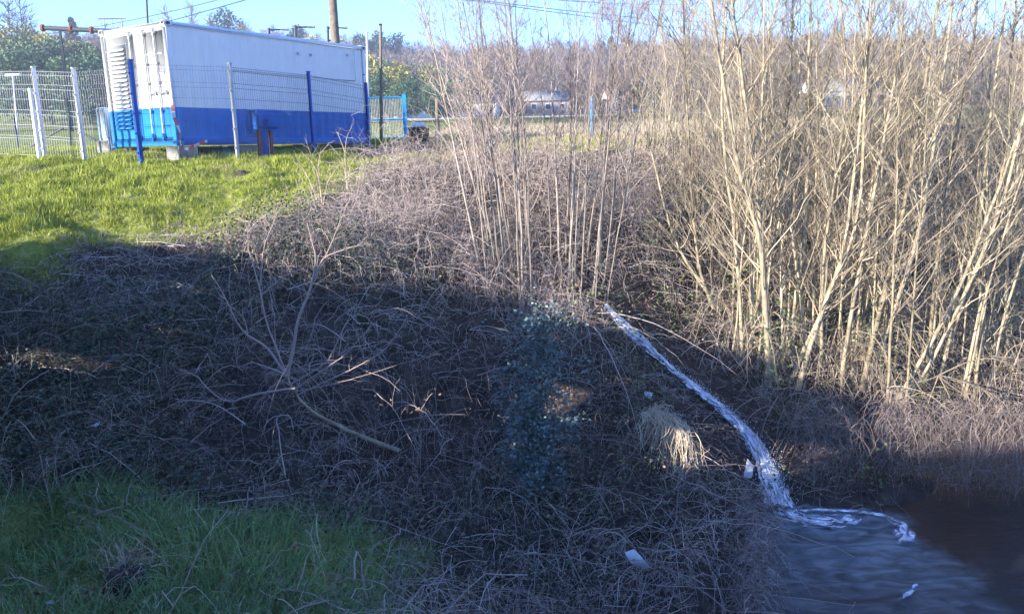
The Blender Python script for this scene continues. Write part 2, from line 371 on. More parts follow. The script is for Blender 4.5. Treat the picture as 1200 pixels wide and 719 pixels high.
for u in us:
    a0 = wallpt(u, -.1); a1 = wallpt(u, -6.5); zr = min(2.9, float(wall_top(u)) - 1.0); V += [(a0[0], a0[1], zr), (a1[0], a1[1], zr), (a1[0], a1[1], 1.5), (a0[0], a0[1], 1.5)]
mb.add(V, Q); o = mb.build('road', M['asphalt']); o['kind'] = 'structure'

# ------------------------------------------------------------------ water
def noise_node(t, scale, detail=6, vec=None, dist=0):
    n = t.nodes.new('ShaderNodeTexNoise'); n.inputs['Scale'].default_value = scale; n.inputs['Detail'].default_value = detail
    n.inputs['Distortion'].default_value = dist
    if vec is not None: t.links.new(vec, n.inputs['Vector'])
    return n
POOL0 = water_at(915, 603); POOL1 = water_at(1055, 622)
wx = np.linspace(.6, 26, 230); wy = np.linspace(-4, 14.5, 200)
WX, WY = np.meshgrid(wx, wy)
dp = np.hypot(WX - POOL0[0], WY - POOL0[1])
WZ = .014 * np.sin(dp * 26 - 1.2 * vnoise(WX, WY, .5, 4) * 6) * np.exp(-dp / 1.6) + (vnoise(WX, WY, .22, 8) - .5) * .012 + (vnoise(WX, WY, .8, 12) - .5) * .012
mb = MB(); mb.smooth = True; ny, nx = WX.shape
I, J = np.meshgrid(np.arange(ny - 1), np.arange(nx - 1), indexing='ij'); b0 = I * nx + J
# plume of milky discharge: bounded on the right by the foam tongue
milk = sstep(.25, -.15, WX - (POOL1[0] + .05) + .12 * (WY - POOL1[1]) + (vnoise(WX, WY, .45, 31) - .5) * .35) * sstep(POOL0[1] - 3.6, POOL0[1] - .8, WY)
mb.add(np.stack([WX, WY, WZ], -1).reshape(-1, 3), np.stack([b0, b0 + 1, b0 + nx + 1, b0 + nx], -1).reshape(-1, 4), tone=milk.ravel())
m, t, p = newmat('creek_water'); L = t.links
a = t.nodes.new('ShaderNodeAttribute'); a.attribute_name = 'tone'
tc = t.nodes.new('ShaderNodeTexCoord'); mp = t.nodes.new('ShaderNodeMapping'); mp.inputs['Scale'].default_value = (1, 2.2, 1); t.links.new(tc.outputs['Object'], mp.inputs[0]); n = noise_node(t, 2.2, 9, mp.outputs[0], 1.2)
deep = ramp(t, n.outputs[0], [(.3, (.006, .008, .011)), (.7, (.016, .018, .019))])
mlk = ramp(t, n.outputs[0], [(.32, (.035, .05, .06)), (.5, (.09, .12, .135)), (.66, (.17, .21, .23))])
mx = t.nodes.new('ShaderNodeMix'); mx.data_type = 'RGBA'
L.new(a.outputs['Fac'], mx.inputs[0]); L.new(deep.outputs[0], mx.inputs[6]); L.new(mlk.outputs[0], mx.inputs[7]); L.new(mx.outputs[2], p.inputs['Base Color'])
p.inputs['Roughness'].default_value = .06; p.inputs['Specular IOR Level'].default_value = .1
n2 = noise_node(t, 7, 5, mp.outputs[0]); bp = t.nodes.new('ShaderNodeBump'); bp.inputs['Strength'].default_value = .6; bp.inputs['Distance'].default_value = .02
L.new(n2.outputs[0], bp.inputs['Height']); L.new(bp.outputs[0], p.inputs['Normal'])
o = mb.build('creek_water', m); o['kind'] = 'structure'
# white water: the discharge running down the bank and its foam on the pool
m, t, p = newmat('white_water'); L = t.links
fl = t.nodes.new('ShaderNodeAttribute'); fl.attribute_name = 'flow'; n = noise_node(t, 1, 8, fl.outputs['Vector'], .8)
a = t.nodes.new('ShaderNodeAttribute'); a.attribute_name = 'tone'
c = ramp(t, n.outputs[0], [(.34, (.16, .20, .26)), (.52, (.44, .48, .54)), (.66, (.86, .88, .92))]); L.new(c.outputs[0], p.inputs['Base Color'])
p.inputs['Roughness'].default_value = .25
ad = t.nodes.new('ShaderNodeMath'); ad.operation = 'ADD'; L.new(n.outputs[0], ad.inputs[0]); L.new(a.outputs['Fac'], ad.inputs[1])
al = ramp(t, ad.outputs[0], [(.68, (0, 0, 0)), (1.12, (1, 1, 1))]); L.new(al.outputs[0], p.inputs['Alpha'])
bp = t.nodes.new('ShaderNodeBump'); bp.inputs['Strength'].default_value = .7; bp.inputs['Distance'].default_value = .03; L.new(n.outputs[0], bp.inputs['Height']); L.new(bp.outputs[0], p.inputs['Normal'])
M['foam'] = m
M['drops'] = plain('water_spray', (.75, .78, .83), .3, .1, 20)
spx = [(708, 362), (730, 384), (758, 410), (790, 440), (820, 463), (850, 487), (875, 510), (893, 538), (905, 570), (914, 602)]
sp = np.array([G(x, y) for x, y in spx[:-1]] + [POOL0]); sp[:-1, 2] += .05; sp[-1, 2] = .02
for k in range(1, len(sp)): sp[k, 2] = min(sp[k, 2], sp[k - 1, 2] - .03)
tt = np.linspace(0, len(sp) - 1, 90); SP = np.stack([np.interp(tt, np.arange(len(sp)), sp[:, i]) for i in range(3)], 1)
ker = np.ones(9) / 9; SPs = np.stack([np.convolve(np.pad(SP[:, i], 4, 'edge'), ker, 'valid') for i in range(3)], 1); SP = SPs
T = np.gradient(SP, axis=0); T /= np.linalg.norm(T, axis=1, keepdims=True)
S = np.cross(T, (0, 0, 1)); S /= np.linalg.norm(S, axis=1, keepdims=True)
wd = np.interp(np.linspace(0, 1, 90), [0, .12, .5, .75, 1], [.05, .10, .11, .12, .17])
mb = MB(); mb.smooth = True; V = []; tn = []; nc = 11
for j, s_ in enumerate(np.linspace(-1, 1, nc)):
    jit = (rng.random(90) - .5)
    q = SP + S * (wd * s_ * 1.25 * (1 + .25 * jit))[:, None]; q[:, 2] += .07 * (1 - s_ * s_) + .045 * (rng.random(90) - .5)
    V.append(q); tn.append(np.full(90, .62 - .36 * abs(s_) ** 1.5))
V = np.stack(V, 1).reshape(-1, 3); tn = np.stack(tn, 1).ravel()
I, J = np.meshgrid(np.arange(89), np.arange(nc - 1), indexing='ij'); b0 = I * nc + J
mb.add(V, np.stack([b0, b0 + 1, b0 + nc + 1, b0 + nc], -1).reshape(-1, 4), tone=tn)
def drops(mb, C, r):
    O = np.array([(1, 0, 0), (-1, 0, 0), (0, 1, 0), (0, -1, 0), (0, 0, 1), (0, 0, -1)], float)
    Tr = np.array([(0, 2, 4), (2, 1, 4), (1, 3, 4), (3, 0, 4), (2, 0, 5), (1, 2, 5), (3, 1, 5), (0, 3, 5)])
    N = len(C); V = C[:, None] + O[None] * (r[:, None, None] * (1 + rng.random((N, 6, 1)) * .8))
    mb.add(V.reshape(-1, 3), tris=(Tr[None] + np.arange(N)[:, None, None] * 6).reshape(-1, 3))
st = thing('discharge_stream', 'white foaming discharge water running down the bank into the creek pool', 'stream', tuple(POOL0))
def flow_attr(o, U, Vv):
    a_ = o.data.attributes.new('flow', 'FLOAT_VECTOR', 'POINT'); a_.data.foreach_set('vector', np.stack([U.ravel(), Vv.ravel(), np.zeros(U.size)], 1).astype(np.float32).ravel())
o = mb.build('water_flow', M['foam'], st); o.location = -Vector(POOL0); UU, VV = np.meshgrid(np.arange(90) * .05 * 4.5, np.linspace(-1, 1, nc) * 6, indexing='ij'); flow_attr(o, UU, VV)
k = rng.integers(25, 90, 1500); C = SP[k] + S[k] * (rng.normal(0, .7, 1500) * wd[k])[:, None] + rng.normal(0, .02, (1500, 3)); C[:, 2] += np.abs(rng.normal(0, .05, 1500)) + .05
mb = MB(); drops(mb, C, rng.uniform(.0015, .005, 1500))
k = rng.integers(70, 90, 700); C = SP[k] + rng.normal(0, .12, (700, 3)); C[:, 2] = np.abs(C[:, 2]) + .02; drops(mb, C, rng.uniform(.002, .006, 700))
o = mb.build('spray', M['drops'], st); o.location = -Vector(POOL0); o['kind'] = 'stuff'
# foam sheets on the pool: a fan below the outfall, the far rim and the curl at the right
def foam_strip(pxs, widths, tone, name, parent, lift=.014):
    P = np.array([water_at(x, y) for x, y in pxs]); u = np.linspace(0, len(P) - 1, 60)
    Pc = np.stack([np.interp(u, np.arange(len(P)), P[:, i]) for i in range(3)], 1); Wv = np.interp(u, np.arange(len(P)), widths)
    Tn = np.gradient(Pc, axis=0); Tn /= np.linalg.norm(Tn, axis=1, keepdims=True); Sd = np.cross(Tn, (0, 0, 1))
    mb = MB(); mb.smooth = True; V = []; tn = []
    for s_ in np.linspace(-1, 1, 9):
        q = Pc + Sd * (Wv * s_)[:, None]; q[:, 2] = lift + .02 * (1 - s_ * s_) * rng.random(60); V.append(q)
        e = np.minimum(1, np.minimum(u, u[-1] - u) * 1.5); tn.append(tone - .4 * abs(s_) ** 2 - .3 * (1 - e))
    V = np.stack(V, 1).reshape(-1, 3); tn = np.stack(tn, 1).ravel(); I, J = np.meshgrid(np.arange(59), np.arange(8), indexing='ij'); b0 = I * 9 + J
    mb.add(V, np.stack([b0, b0 + 1, b0 + 10, b0 + 9], -1).reshape(-1, 4), tone=tn)
    o = mb.build(name, M['foam'], parent); o.location = -Vector(POOL0); arc = np.cumsum(np.linalg.norm(np.gradient(Pc, axis=0), axis=1)); UU, VV = np.meshgrid(arc * 7, np.linspace(-1, 1, 9), indexing='ij'); flow_attr(o, UU, VV * Wv[:, None] * 14); return o
foam_strip([(902, 590), (925, 604), (955, 612), (990, 610), (1015, 604)], [.14, .26, .28, .2, .08], .42, 'foam', st)
foam_strip([(925, 601), (960, 599), (1000, 600), (1035, 605), (1055, 615), (1062, 630), (1052, 640)], [.05, .06, .05, .06, .11, .16, .06], .44, 'foam', st, .02)
foam_strip([(1080, 678), (1065, 695), (1050, 708)], [.03, .05, .03], .36, 'foam', st)

# ------------------------------------------------------------------ generators for plants
def rdir(n, zlo=-1, zhi=1):
    a = rng.uniform(0, 2 * math.pi, n); z = rng.uniform(zlo, zhi, n); r = np.sqrt(np.maximum(0, 1 - z * z))
    return np.stack([r * np.cos(a), r * np.sin(a), z], 1)
def unit(v): return v / (np.linalg.norm(v, axis=-1, keepdims=True) + 1e-9)
def arcs(p0, v, g, K=6, wob=.0):
    """ballistic arcs: p0 + v t - g t^2"""
    t = np.linspace(0, 1, K)[None, :, None]; N = len(p0)
    P = p0[:, None] + v[:, None] * t; P[:, :, 2] -= np.broadcast_to(g, (N,))[:, None] * t[:, :, 0] ** 2
    if wob:
        Wb = rng.normal(0, wob, (N, K, 3)); Wb[:, 0] = 0; P = P + Wb
    return P
def taper(N, K, r0, r1): return np.broadcast_to(r0, (N,))[:, None] * np.linspace(1, 0, K) + np.broadcast_to(r1, (N,))[:, None] * np.linspace(0, 1, K)
def spline(pts, K):
    pts = np.asarray(pts, float); n = len(pts); e = np.vstack([2 * pts[0] - pts[1], pts, 2 * pts[-1] - pts[-2]])
    u = np.linspace(0, n - 1 - 1e-6, K); i = u.astype(int); f = (u - i)[:, None]
    a, b, c, d = e[i], e[i + 1], e[i + 2], e[i + 3]
    return .5 * (2 * b + (c - a) * f + (2 * a - 5 * b + 4 * c - d) * f ** 2 + (3 * b - a - 3 * c + d) * f ** 3)
def sapling(name, pts, r0, label, cat, group, bark, twigm, nb=24, blen=1.1, nt=5, tstart=.18, spread=.7, droop=0., K=16, wob=.02):
    pts = np.asarray(pts, float); base = pts[0].copy(); Pt = spline(pts - base, K)
    Wb = np.cumsum(rng.normal(0, wob, (K, 3)), 0) * .5; Wb[0] = 0; Pt = Pt + Wb
    h = np.linalg.norm(Pt[-1]); rad = r0 * (1 - .8 * np.linspace(0, 1, K)) ; rad[0] *= 1.25
    o = thing(name, label, cat, tuple(base), 0, group)
    mb = MB(); mb.smooth = True; mb.tubes(Pt, rad, 6); mb.build('trunk', bark, o)
    Tn = unit(np.gradient(Pt, axis=0))
    u = np.sort(rng.uniform(tstart, .98, nb)); k = u * (K - 1); i = np.minimum(k.astype(int), K - 2); f = (k - i)[:, None]
    P0 = Pt[i] * (1 - f) + Pt[i + 1] * f; Td = Tn[i]; rr = r0 * (1 - .8 * u)
    out = rdir(nb, -.15, .25); L = blen * (1.15 - .75 * u) * rng.uniform(.45, 1.25, nb)
    d = unit(Td * rng.uniform(.5, 1.1, nb)[:, None] + out * spread); lift = np.zeros((nb, 3)); lift[:, 2] = .25 - droop
    KB = 7; tl = np.linspace(0, 1, KB)[None, :, None]
    B = P0[:, None] + d[:, None] * (L[:, None, None] * tl) + lift[:, None] * (L[:, None, None] * tl ** 2) * .6
    Wb = np.cumsum(rng.normal(0, .018, (nb, KB, 3)), 1); Wb[:, 0] = 0; B = B + Wb * L[:, None, None]
    mb = MB(); mb.tubes(B, taper(nb, KB, np.minimum(rr * .5, .012 + .004 * rng.random(nb)), .0022), 4, tone=rng.uniform(.3, .9, nb))
    N = nb * nt; bi = np.repeat(np.arange(nb), nt); s = rng.uniform(.2, 1, N); kk = s * (KB - 1); i = np.minimum(kk.astype(int), KB - 2); f = (kk - i)[:, None]
    p0 = B[bi, i] * (1 - f) + B[bi, i + 1] * f; dd = unit(unit(B[bi, -1] - B[bi, 0]) + rdir(N, -.5, .7) * .9); ll = L[bi] * rng.uniform(.15, .5, N)
    Tw = arcs(p0, dd * ll[:, None], -.12 * ll + droop * ll, 4, .008); mb.tubes(Tw, taper(N, 4, .0042, .0015), 3, tone=rng.uniform(.1, 1, N))
    # a second order of fine twigs
    N2 = N; bi = rng.integers(0, N, N2); p0 = Tw[bi, rng.integers(1, 4, N2)]; dd = unit(Tw[bi, 3] - Tw[bi, 0] + rdir(N2, -.4, .6) * .12); ll = rng.uniform(.1, .32, N2)
    Tw2 = arcs(p0, dd * ll[:, None], 0, 3, .008); mb.tubes(Tw2, taper(N2, 3, .003, .0013), 3, tone=rng.uniform(.1, 1, N2))
    mb.build('crown', twigm, o); return o

PROTO = {}
def protos(key, meshes, mat):
    c = bpy.data.collections.new(key)
    for i, mb in enumerate(meshes):
        me = mb.mesh(key); me.materials.append(mat); o = bpy.data.objects.new(f'{key}_{i:02d}', me); c.objects.link(o)
    PROTO[key] = (c, len(meshes))
def scatter(name, key, P, scale, label, tilt=.25, lean=None, squash=None):
    """one object of uncountable plant cover: copies of a few clumps on the points P"""
    c, n = PROTO[key]; N = len(P)
    me = bpy.data.meshes.new(name); me.vertices.add(N); me.vertices.foreach_set('co', np.asarray(P, np.float32).ravel())
    rot = np.stack([rng.normal(0, tilt, N), rng.normal(0, tilt, N), rng.uniform(0, 6.283, N)], 1)
    if lean is not None: rot[:, :2] += lean
    a = me.attributes.new('rot', 'FLOAT_VECTOR', 'POINT'); a.data.foreach_set('vector', rot.astype(np.float32).ravel())
    sc = np.broadcast_to(np.asarray(scale, float), (N,)); s3 = np.stack([sc, sc, sc * (1 if squash is None else squash)], 1)
    a = me.attributes.new('scl', 'FLOAT_VECTOR', 'POINT'); a.data.foreach_set('vector', s3.astype(np.float32).ravel())
    a = me.attributes.new('idx', 'INT', 'POINT'); a.data.foreach_set('value', rng.integers(0, n, N).astype(np.int32))
    o = bpy.data.objects.new(name, me); COL.objects.link(o)
    g = bpy.data.node_groups.new(name, 'GeometryNodeTree')
    g.interface.new_socket('Geometry', in_out='INPUT', socket_type='NodeSocketGeometry'); g.interface.new_socket('Geometry', in_out='OUTPUT', socket_type='NodeSocketGeometry')
    gi = g.nodes.new('NodeGroupInput'); go = g.nodes.new('NodeGroupOutput'); ip = g.nodes.new('GeometryNodeInstanceOnPoints')
    ci = g.nodes.new('GeometryNodeCollectionInfo'); ci.inputs[0].default_value = c; ci.inputs[1].default_value = True; ci.inputs[2].default_value = True
    def na(nm, ty):
        x = g.nodes.new('GeometryNodeInputNamedAttribute'); x.data_type = ty; x.inputs[0].default_value = nm; return x.outputs[0]
    er = g.nodes.new('FunctionNodeEulerToRotation')
    l = g.links; l.new(gi.outputs[0], ip.inputs['Points']); l.new(ci.outputs[0], ip.inputs['Instance']); ip.inputs['Pick Instance'].default_value = True
    l.new(na('idx', 'INT'), ip.inputs['Instance Index']); l.new(na('rot', 'FLOAT_VECTOR'), er.inputs[0]); l.new(er.outputs[0], ip.inputs['Rotation'])
    l.new(na('scl', 'FLOAT_VECTOR'), ip.inputs['Scale']); l.new(ip.outputs[0], go.inputs[0])
    md = o.modifiers.new('cover', 'NODES'); md.node_group = g
    o['kind'] = 'stuff'; o['label'] = label
    return o
def ground_pts(n, x0, x1, y0, y1, f):
    """n tries in a plan rectangle, kept with probability f(x, y)"""
    x = rng.uniform(x0, x1, n); y = rng.uniform(y0, y1, n); pr = f(x, y); k = rng.random(n) < pr; x, y = x[k], y[k]
    return np.stack([x, y, zt(x, y)], 1)

# ------------------------------------------------------------------ ground cover
def tuft(n=26, h=.09, lean=.6, wd=.004, r=.05, K=4):
    mb = MB(); p0 = np.stack([rng.normal(0, r, n), rng.normal(0, r, n), np.full(n, -.02)], 1)
    hh = h * rng.uniform(.5, 1.35, n); a = rng.uniform(0, 6.283, n); l = rng.uniform(.15, 1, n) * lean
    v = np.stack([np.cos(a) * l, np.sin(a) * l, np.ones(n)], 1) * hh[:, None]; P = arcs(p0, v, hh * l * rng.uniform(.2, .7, n), K)
    mb.ribbons(P, wd * 2 * rng.uniform(.7, 1.3, n), np.clip(rng.normal(.48, .2, n), 0, 1), .12); return mb
protos('short', [tuft() for _ in range(7)], M['field_grass'])
protos('dryfield', [tuft(24, .22, .7, .004, .08) for _ in range(5)], M['straw'])
def streamd(x, y): return np.min(np.hypot(x[:, None] - SP[None, ::3, 0], y[:, None] - SP[None, ::3, 1]), 1)
SPo = SP[np.argsort(SP[:, 1])]
def gully(x, y):
    """the bare shaded hollow between the discharge and the thicket"""
    xs = np.interp(y, SPo[:, 1], SPo[:, 0]); return sstep(-.1, .25, x - xs) * sstep(2.3, 1.5, x - xs) * sstep(9.5, 10.2, y) * sstep(14.6, 13.6, y)
def bank(x, y):
    s = x * WN[0] + y * WN[1] - WOFF
    return (1 - fieldness(x, y)) * (1 - (.93 - .35 * (vnoise(x, y, .5, 91) > .6)) * benchness(x, y)) * (zt(x, y) > .03) * (s > .25) * (y < edgeY(x) + 2)
def cover_h(x, y):
    """how tall the dead growth stands"""
    xs = np.interp(y, SPo[:, 1], SPo[:, 0])
    h = .22 + .75 * np.maximum(0, vnoise(x, y, 1.2, 51) - .2)
    h *= .12 + .88 * sstep(.1, .9, streamd(x, y)); h *= 1 - .6 * gully(x, y); h *= .35 + .65 * sstep(0, 1.3, edgeY(x) - y)
    return np.maximum(h, .05)
def infield(x, y): return fieldness(x, y) * ((x * WN[0] + y * WN[1] - WOFF) > .1)
def stuff(mb, name, mat, label):
    o = mb.build(name, mat); o['kind'] = 'stuff'; o['label'] = label; return o
def tones(n, m_=.48, s_=.22): return np.clip(rng.normal(m_, s_, n), 0, 1)
# mown field
P = ground_pts(70000, -17, 3, 9.5, 27, lambda x, y: infield(x, y) * np.clip(1.25 - (y - 12) / 22, .25, 1) * np.where(x < -1.5, 1, .5))
scatter('field_grass', 'short', P, rng.uniform(.7, 1.4, len(P)) * (.6 + .7 * vnoise(P[:, 0], P[:, 1], .8, 14)), 'short bright green grass on the sunlit field', .2)
P = ground_pts(7000, -3, 18, 18, 46, lambda x, y: infield(x, y) * np.clip(1.4 - y / 40, .1, 1))
scatter('dry_field_grass', 'dryfield', P, rng.uniform(.7, 1.3, len(P)), 'dry tan grass on the field beyond the bank', .2)
# grass blades built one by one: tussocks on the field, long grass on the bench
def blades(P, nper, h, lean, wd, K, spread):
    n = len(P) * nper; b = np.repeat(P, nper, 0) + np.stack([rng.normal(0, spread, n), rng.normal(0, spread, n), np.full(n, -.03)], 1)
    hh = np.repeat(np.broadcast_to(h, (len(P),)), nper) * rng.uniform(.45, 1.3, n); a = rng.uniform(0, 6.283, n); l = rng.uniform(.15, 1, n) * lean
    v = np.stack([np.cos(a) * l, np.sin(a) * l, np.ones(n)], 1) * hh[:, None]
    return arcs(b, v, hh * l * rng.uniform(.3, .8, n), K, .006), wd * rng.uniform(.6, 1.3, n)
P = ground_pts(10000, -14, 0, 9.5, 19, lambda x, y: infield(x, y) * (vnoise(x, y, .5, 17) > .6) * np.where(y < edgeY(x) + 1.6, 1, .35))
B, wd_ = blades(P, 9, .125, .9, .008, 4, .05); mb = MB(); mb.ribbons(B, wd_, tones(len(B), .5), .15)
stuff(mb, 'grass_tussocks', M['field_grass'], 'taller grass tussocks on the sunlit field')
P = ground_pts(5200, -7, -.6, 3, 9.2, lambda x, y: benchness(x, y) * ((x * WN[0] + y * WN[1] - WOFF) > .12))
B, wd_ = blades(P, 9, .20 + .26 * vnoise(P[:, 0], P[:, 1], .7, 61), 1.1, .011, 6, .06); mb = MB(); mb.ribbons(B, wd_, np.clip(tones(len(B), .45, .18) + .35 * np.repeat(vnoise(P[:, 0], P[:, 1], .9, 62) - .5, 9), 0, 1), .12)
stuff(mb, 'long_grass', M['long_grass'], 'long shaded green grass at the foot of the bank')
# dead bramble canes arching over the whole bank, with side shoots and hanging strands
def canes(n, x0, x1, y0, y1, f, reach=.75, K=7, up_=1.0):
    reach *= 1.25
    P = ground_pts(n, x0, x1, y0, y1, f); N = len(P); h = cover_h(P[:, 0], P[:, 1]) * up_ * rng.uniform(.5, 1.5, N)
    P[:, 2] += h * rng.uniform(-.1, .6, N)
    v = rdir(N, -.2, .9); v[:, :2] *= (reach * rng.uniform(.3, 1.2, N))[:, None] * np.minimum(1, h / .25)[:, None]; v[:, 2] *= h * 1.6
    g = np.abs(v[:, 2]) * rng.uniform(.5, 1.7, N) + h * rng.uniform(0, .5, N)
    return arcs(P, v, g, K, .011)
mb = MB(); rim = lambda x, y: 1 - .65 * sstep(3.6, 4.6, x) * sstep(13.2, 12.2, y)
Cn = canes(44000, -9, 17, 5, 21, lambda x, y: bank(x, y) * (1 - .6 * gully(x, y)) * rim(x, y) * (.45 + .55 * sstep(.3, .55, vnoise(x, y, .8, 95))))
patch = lambda Q_: .55 * (vnoise(Q_[:, 0], Q_[:, 1], .9, 97) - .5) + .3 * (vnoise(Q_[:, 0], Q_[:, 1], .35, 98) - .5)
mb.ribbons(Cn, rng.uniform(.004, .011, len(Cn)), np.clip(tones(len(Cn), .45, .22) + patch(Cn[:, 0]), 0, 1), .35)
n = len(Cn) * 2; i = rng.integers(0, len(Cn), n); q = Cn[i, rng.integers(1, 7, n)]; d = rdir(n, -.9, .4) * rng.uniform(.06, .3, n)[:, None]
mb.ribbons(arcs(q, d, rng.uniform(0, .1, n), 4, .014), rng.uniform(.003, .007, n), np.clip(tones(n, .5, .22) + patch(q), 0, 1), .35)
stuff(mb, 'dead_bramble', M['bramble'], 'tangled grey brown dead bramble canes covering the bank')
P = ground_pts(26000, -9, 17, 5, 21, lambda x, y: bank(x, y) * (1 - .6 * gully(x, y)) * (.3 + .7 * (vnoise(x, y, .8, 71) > .45)) * np.where(x > -2, 1, .6)); h = cover_h(P[:, 0], P[:, 1]); N = len(P)
P[:, 2] += h * rng.uniform(.3, 1.5, N); v = rdir(N, -.4, .5) * .25; mb = MB()
mb.ribbons(arcs(P, v, h * rng.uniform(.5, 1.9, N) + .1, 6, .009), rng.uniform(.003, .006, N), tones(N, .5, .25), .4)
stuff(mb, 'hanging_dead_vines', M['bramble'], 'thin dead vine strands hanging over the bank')
def leafset(P, h, nper, L, spread):
    n = len(P) * nper; C = np.repeat(P, nper, 0) + rng.normal(0, spread, (n, 3)) * np.array([1, 1, .5]); C[:, 2] += np.repeat(h, nper) * rng.uniform(.1, 1.25, n)
    D = unit(rdir(n, -.9, .4) + np.array([0, -.3, .1])); U = unit(np.cross(D, rdir(n))); l = rng.uniform(*L, n); return C, D, U, l, l * rng.uniform(.24, .42, n)
P = ground_pts(9500, -9, 17, 5, 21, lambda x, y: bank(x, y) * (.2 + .8 * (vnoise(x, y, 1.1, 21) > .5))); mb = MB(); l_ = leafset(P, cover_h(P[:, 0], P[:, 1]), 7, (.025, .06), .12); mb.leaves(*l_, tones(len(l_[0])))
stuff(mb, 'dead_leaves', M['dead_leaf'], 'withered brown leaves caught in the bramble')
P = ground_pts(6500, -9, 2, 7, 13.5, lambda x, y: bank(x, y) * (.35 + .65 * sstep(-1.2, -2.6, x)) * sstep(.5, .66, vnoise(x, y, 1.3, 23))); mb = MB(); l_ = leafset(P, cover_h(P[:, 0], P[:, 1]) * 1.1, 12, (.025, .055), .13); mb.leaves(*l_, tones(len(l_[0])))
stuff(mb, 'bramble_foliage', M['evergreen'], 'dark green bramble foliage mounded on the shaded slope')
mb = MB(); Cn = canes(10500, -9, 17, 10.8, 20.5, lambda x, y: bank(x, y) * np.maximum(sstep(12.0, 13.2, y), .5 * sstep(1.3, .3, edgeY(x) - y)) * (1 - gully(x, y)), .5, 6, 1.5)
mb.ribbons(Cn, rng.uniform(.004, .009, len(Cn)), tones(len(Cn), .5, .25), .35)
stuff(mb, 'straw_thicket', M['straw'], 'straw coloured dry stalks on the sunlit crest of the bank')
Cn = canes(1700, -9, 17, 5, 20, lambda x, y: bank(x, y) * (1 - .7 * gully(x, y)), 1.5, 10, 1.9); mb = MB(); mb.tubes(Cn, taper(len(Cn), 10, rng.uniform(.004, .010, len(Cn)), .002), 4, tone=tones(len(Cn), .6, .2))
stuff(mb, 'bramble_canes', M['bramble'], 'long thick bramble canes arching through the tangle')
P = ground_pts(5000, -14, -1, 11.5, 18.5, lambda x, y: infield(x, y) * sstep(.55, .75, vnoise(x, y, 1.1, 81))); scatter('dry_grass_patches', 'dryfield', P, rng.uniform(.3, .6, len(P)), 'patches of dry grass in the sunlit field', .3)
# strands overhanging the water on the shaded rim
q = np.array([water_at(x, y) for x, y in zip(rng.uniform(925, 1290, 4200), rng.uniform(548, 600, 4200))]); q[:, 2] = rng.uniform(.15, 1.2, 4200); q[:, 1] += rng.uniform(0, .7, 4200); k = (zt(q[:, 0], q[:, 1]) < q[:, 2] - .05) & (vnoise(q[:, 0], q[:, 1], .5, 33) > .45); q = q[k]; v = rdir(len(q), -.2, .4) * .3; mb = MB(); mb.ribbons(arcs(q, v, q[:, 2] * rng.uniform(.3, 1.0, len(q)), 7, .02), rng.uniform(.004, .009, len(q)), tones(len(q), .3, .2), .4)
q = np.array([water_at(x, y) for x, y in zip(rng.normal(884, 12, 1100), rng.uniform(606, 760, 1100))]); q[:, 2] = rng.uniform(.15, .55, 1100); v = rdir(len(q), -.1, .6) * np.array([.35, .3, .3]); mb.ribbons(arcs(q, v, q[:, 2] * rng.uniform(.6, 1.3, len(q)), 7, .02), rng.uniform(.004, .009, len(q)), tones(len(q), .45), .4)
stuff(mb, 'overhanging_strands', M['bramble'], 'dead strands hanging from the rim over the dark creek')
P = ground_pts(2200, -.5, 14, 9, 18, lambda x, y: bank(x, y) * sstep(.5, 2, x) * (vnoise(x, y, .9, 27) > .48)); mb = MB(); l_ = leafset(P, cover_h(P[:, 0], P[:, 1]) * 1.8 + .1, 12, (.035, .075), .13); mb.leaves(*l_, tones(len(l_[0])))
stuff(mb, 'ivy_cover', M['ivy'], 'ivy leaves climbing through the thicket beside the discharge')

# weeds added on the unseen wall top to break up its shadow edge
u = rng.uniform(0, 22, 1300); c = wallpt(0, -.04)[None] + u[:, None] * WD; P = np.stack([c[:, 0], c[:, 1], wall_top(u) - .02], 1)
B, wd_ = blades(P, 7, .04 + .62 * np.maximum(0, vnoise(u, u * 0, .55, 5) - .25), .8, .016, 5, .05); mb = MB(); mb.ribbons(B, wd_, tones(len(B)), .2)
stuff(mb, 'shade_edge_weeds', M['long_grass'], 'unseen weeds added along the shade wall to roughen its shadow edge')

# ------------------------------------------------------------------ thicket of bare saplings above the pool
def stem_pts(px, lean=0.0, ext=1.25):
    b = G(*px[0]); b[2] -= .05; pts = [b]
    for k, (x, y) in enumerate(px[1:]):
        pts.append(at(x, y, b[1] + lean * (k + 1)))
    if ext: pts.append(pts[-1] + (pts[-1] - pts[-2]) * (ext - 1) * 2)
    return pts
MAIN = [[(900, 452), (893, 300), (862, 190), (832, 0)], [(908, 448), (891, 250), (875, 100), (860, 0)], [(924, 422), (945, 250), (948, 120), (950, 0)],
        [(934, 457), (968, 350), (1005, 250), (1018, 0)], [(928, 440), (985, 320), (1012, 150), (1030, 0)], [(1010, 457), (1031, 370), (1057, 250), (1098, 0)],
        [(1015, 448), (1075, 270), (1100, 100), (1112, 0)], [(1062, 465), (1105, 400), (1174, 250), (1215, 80)], [(1050, 470), (1130, 330), (1198, 150), (1230, 60)],
        [(838, 362), (818, 300), (806, 150), (800, 0)], [(846, 365), (795, 285), (768, 187), (745, 80)], [(870, 420), (862, 300), (845, 150), (850, 0)],
        [(962, 440), (965, 300), (990, 120), (985, 0)], [(985, 450), (1012, 300), (1050, 100), (1060, 0)], [(1100, 440), (1140, 300), (1160, 120), (1175, 0)],
        [(1085, 450), (1105, 250), (1140, 60), (1150, -20)], [(1180, 430), (1182, 250), (1190, 60), (1195, 0)], [(946, 430), (930, 300), (905, 150), (895, 0)],
        [(1000, 440), (1000, 300), (1010, 120), (1000, 0)], [(880, 400), (905, 250), (925, 100), (930, 0)]]
GT = 'bare saplings crowding the thicket'
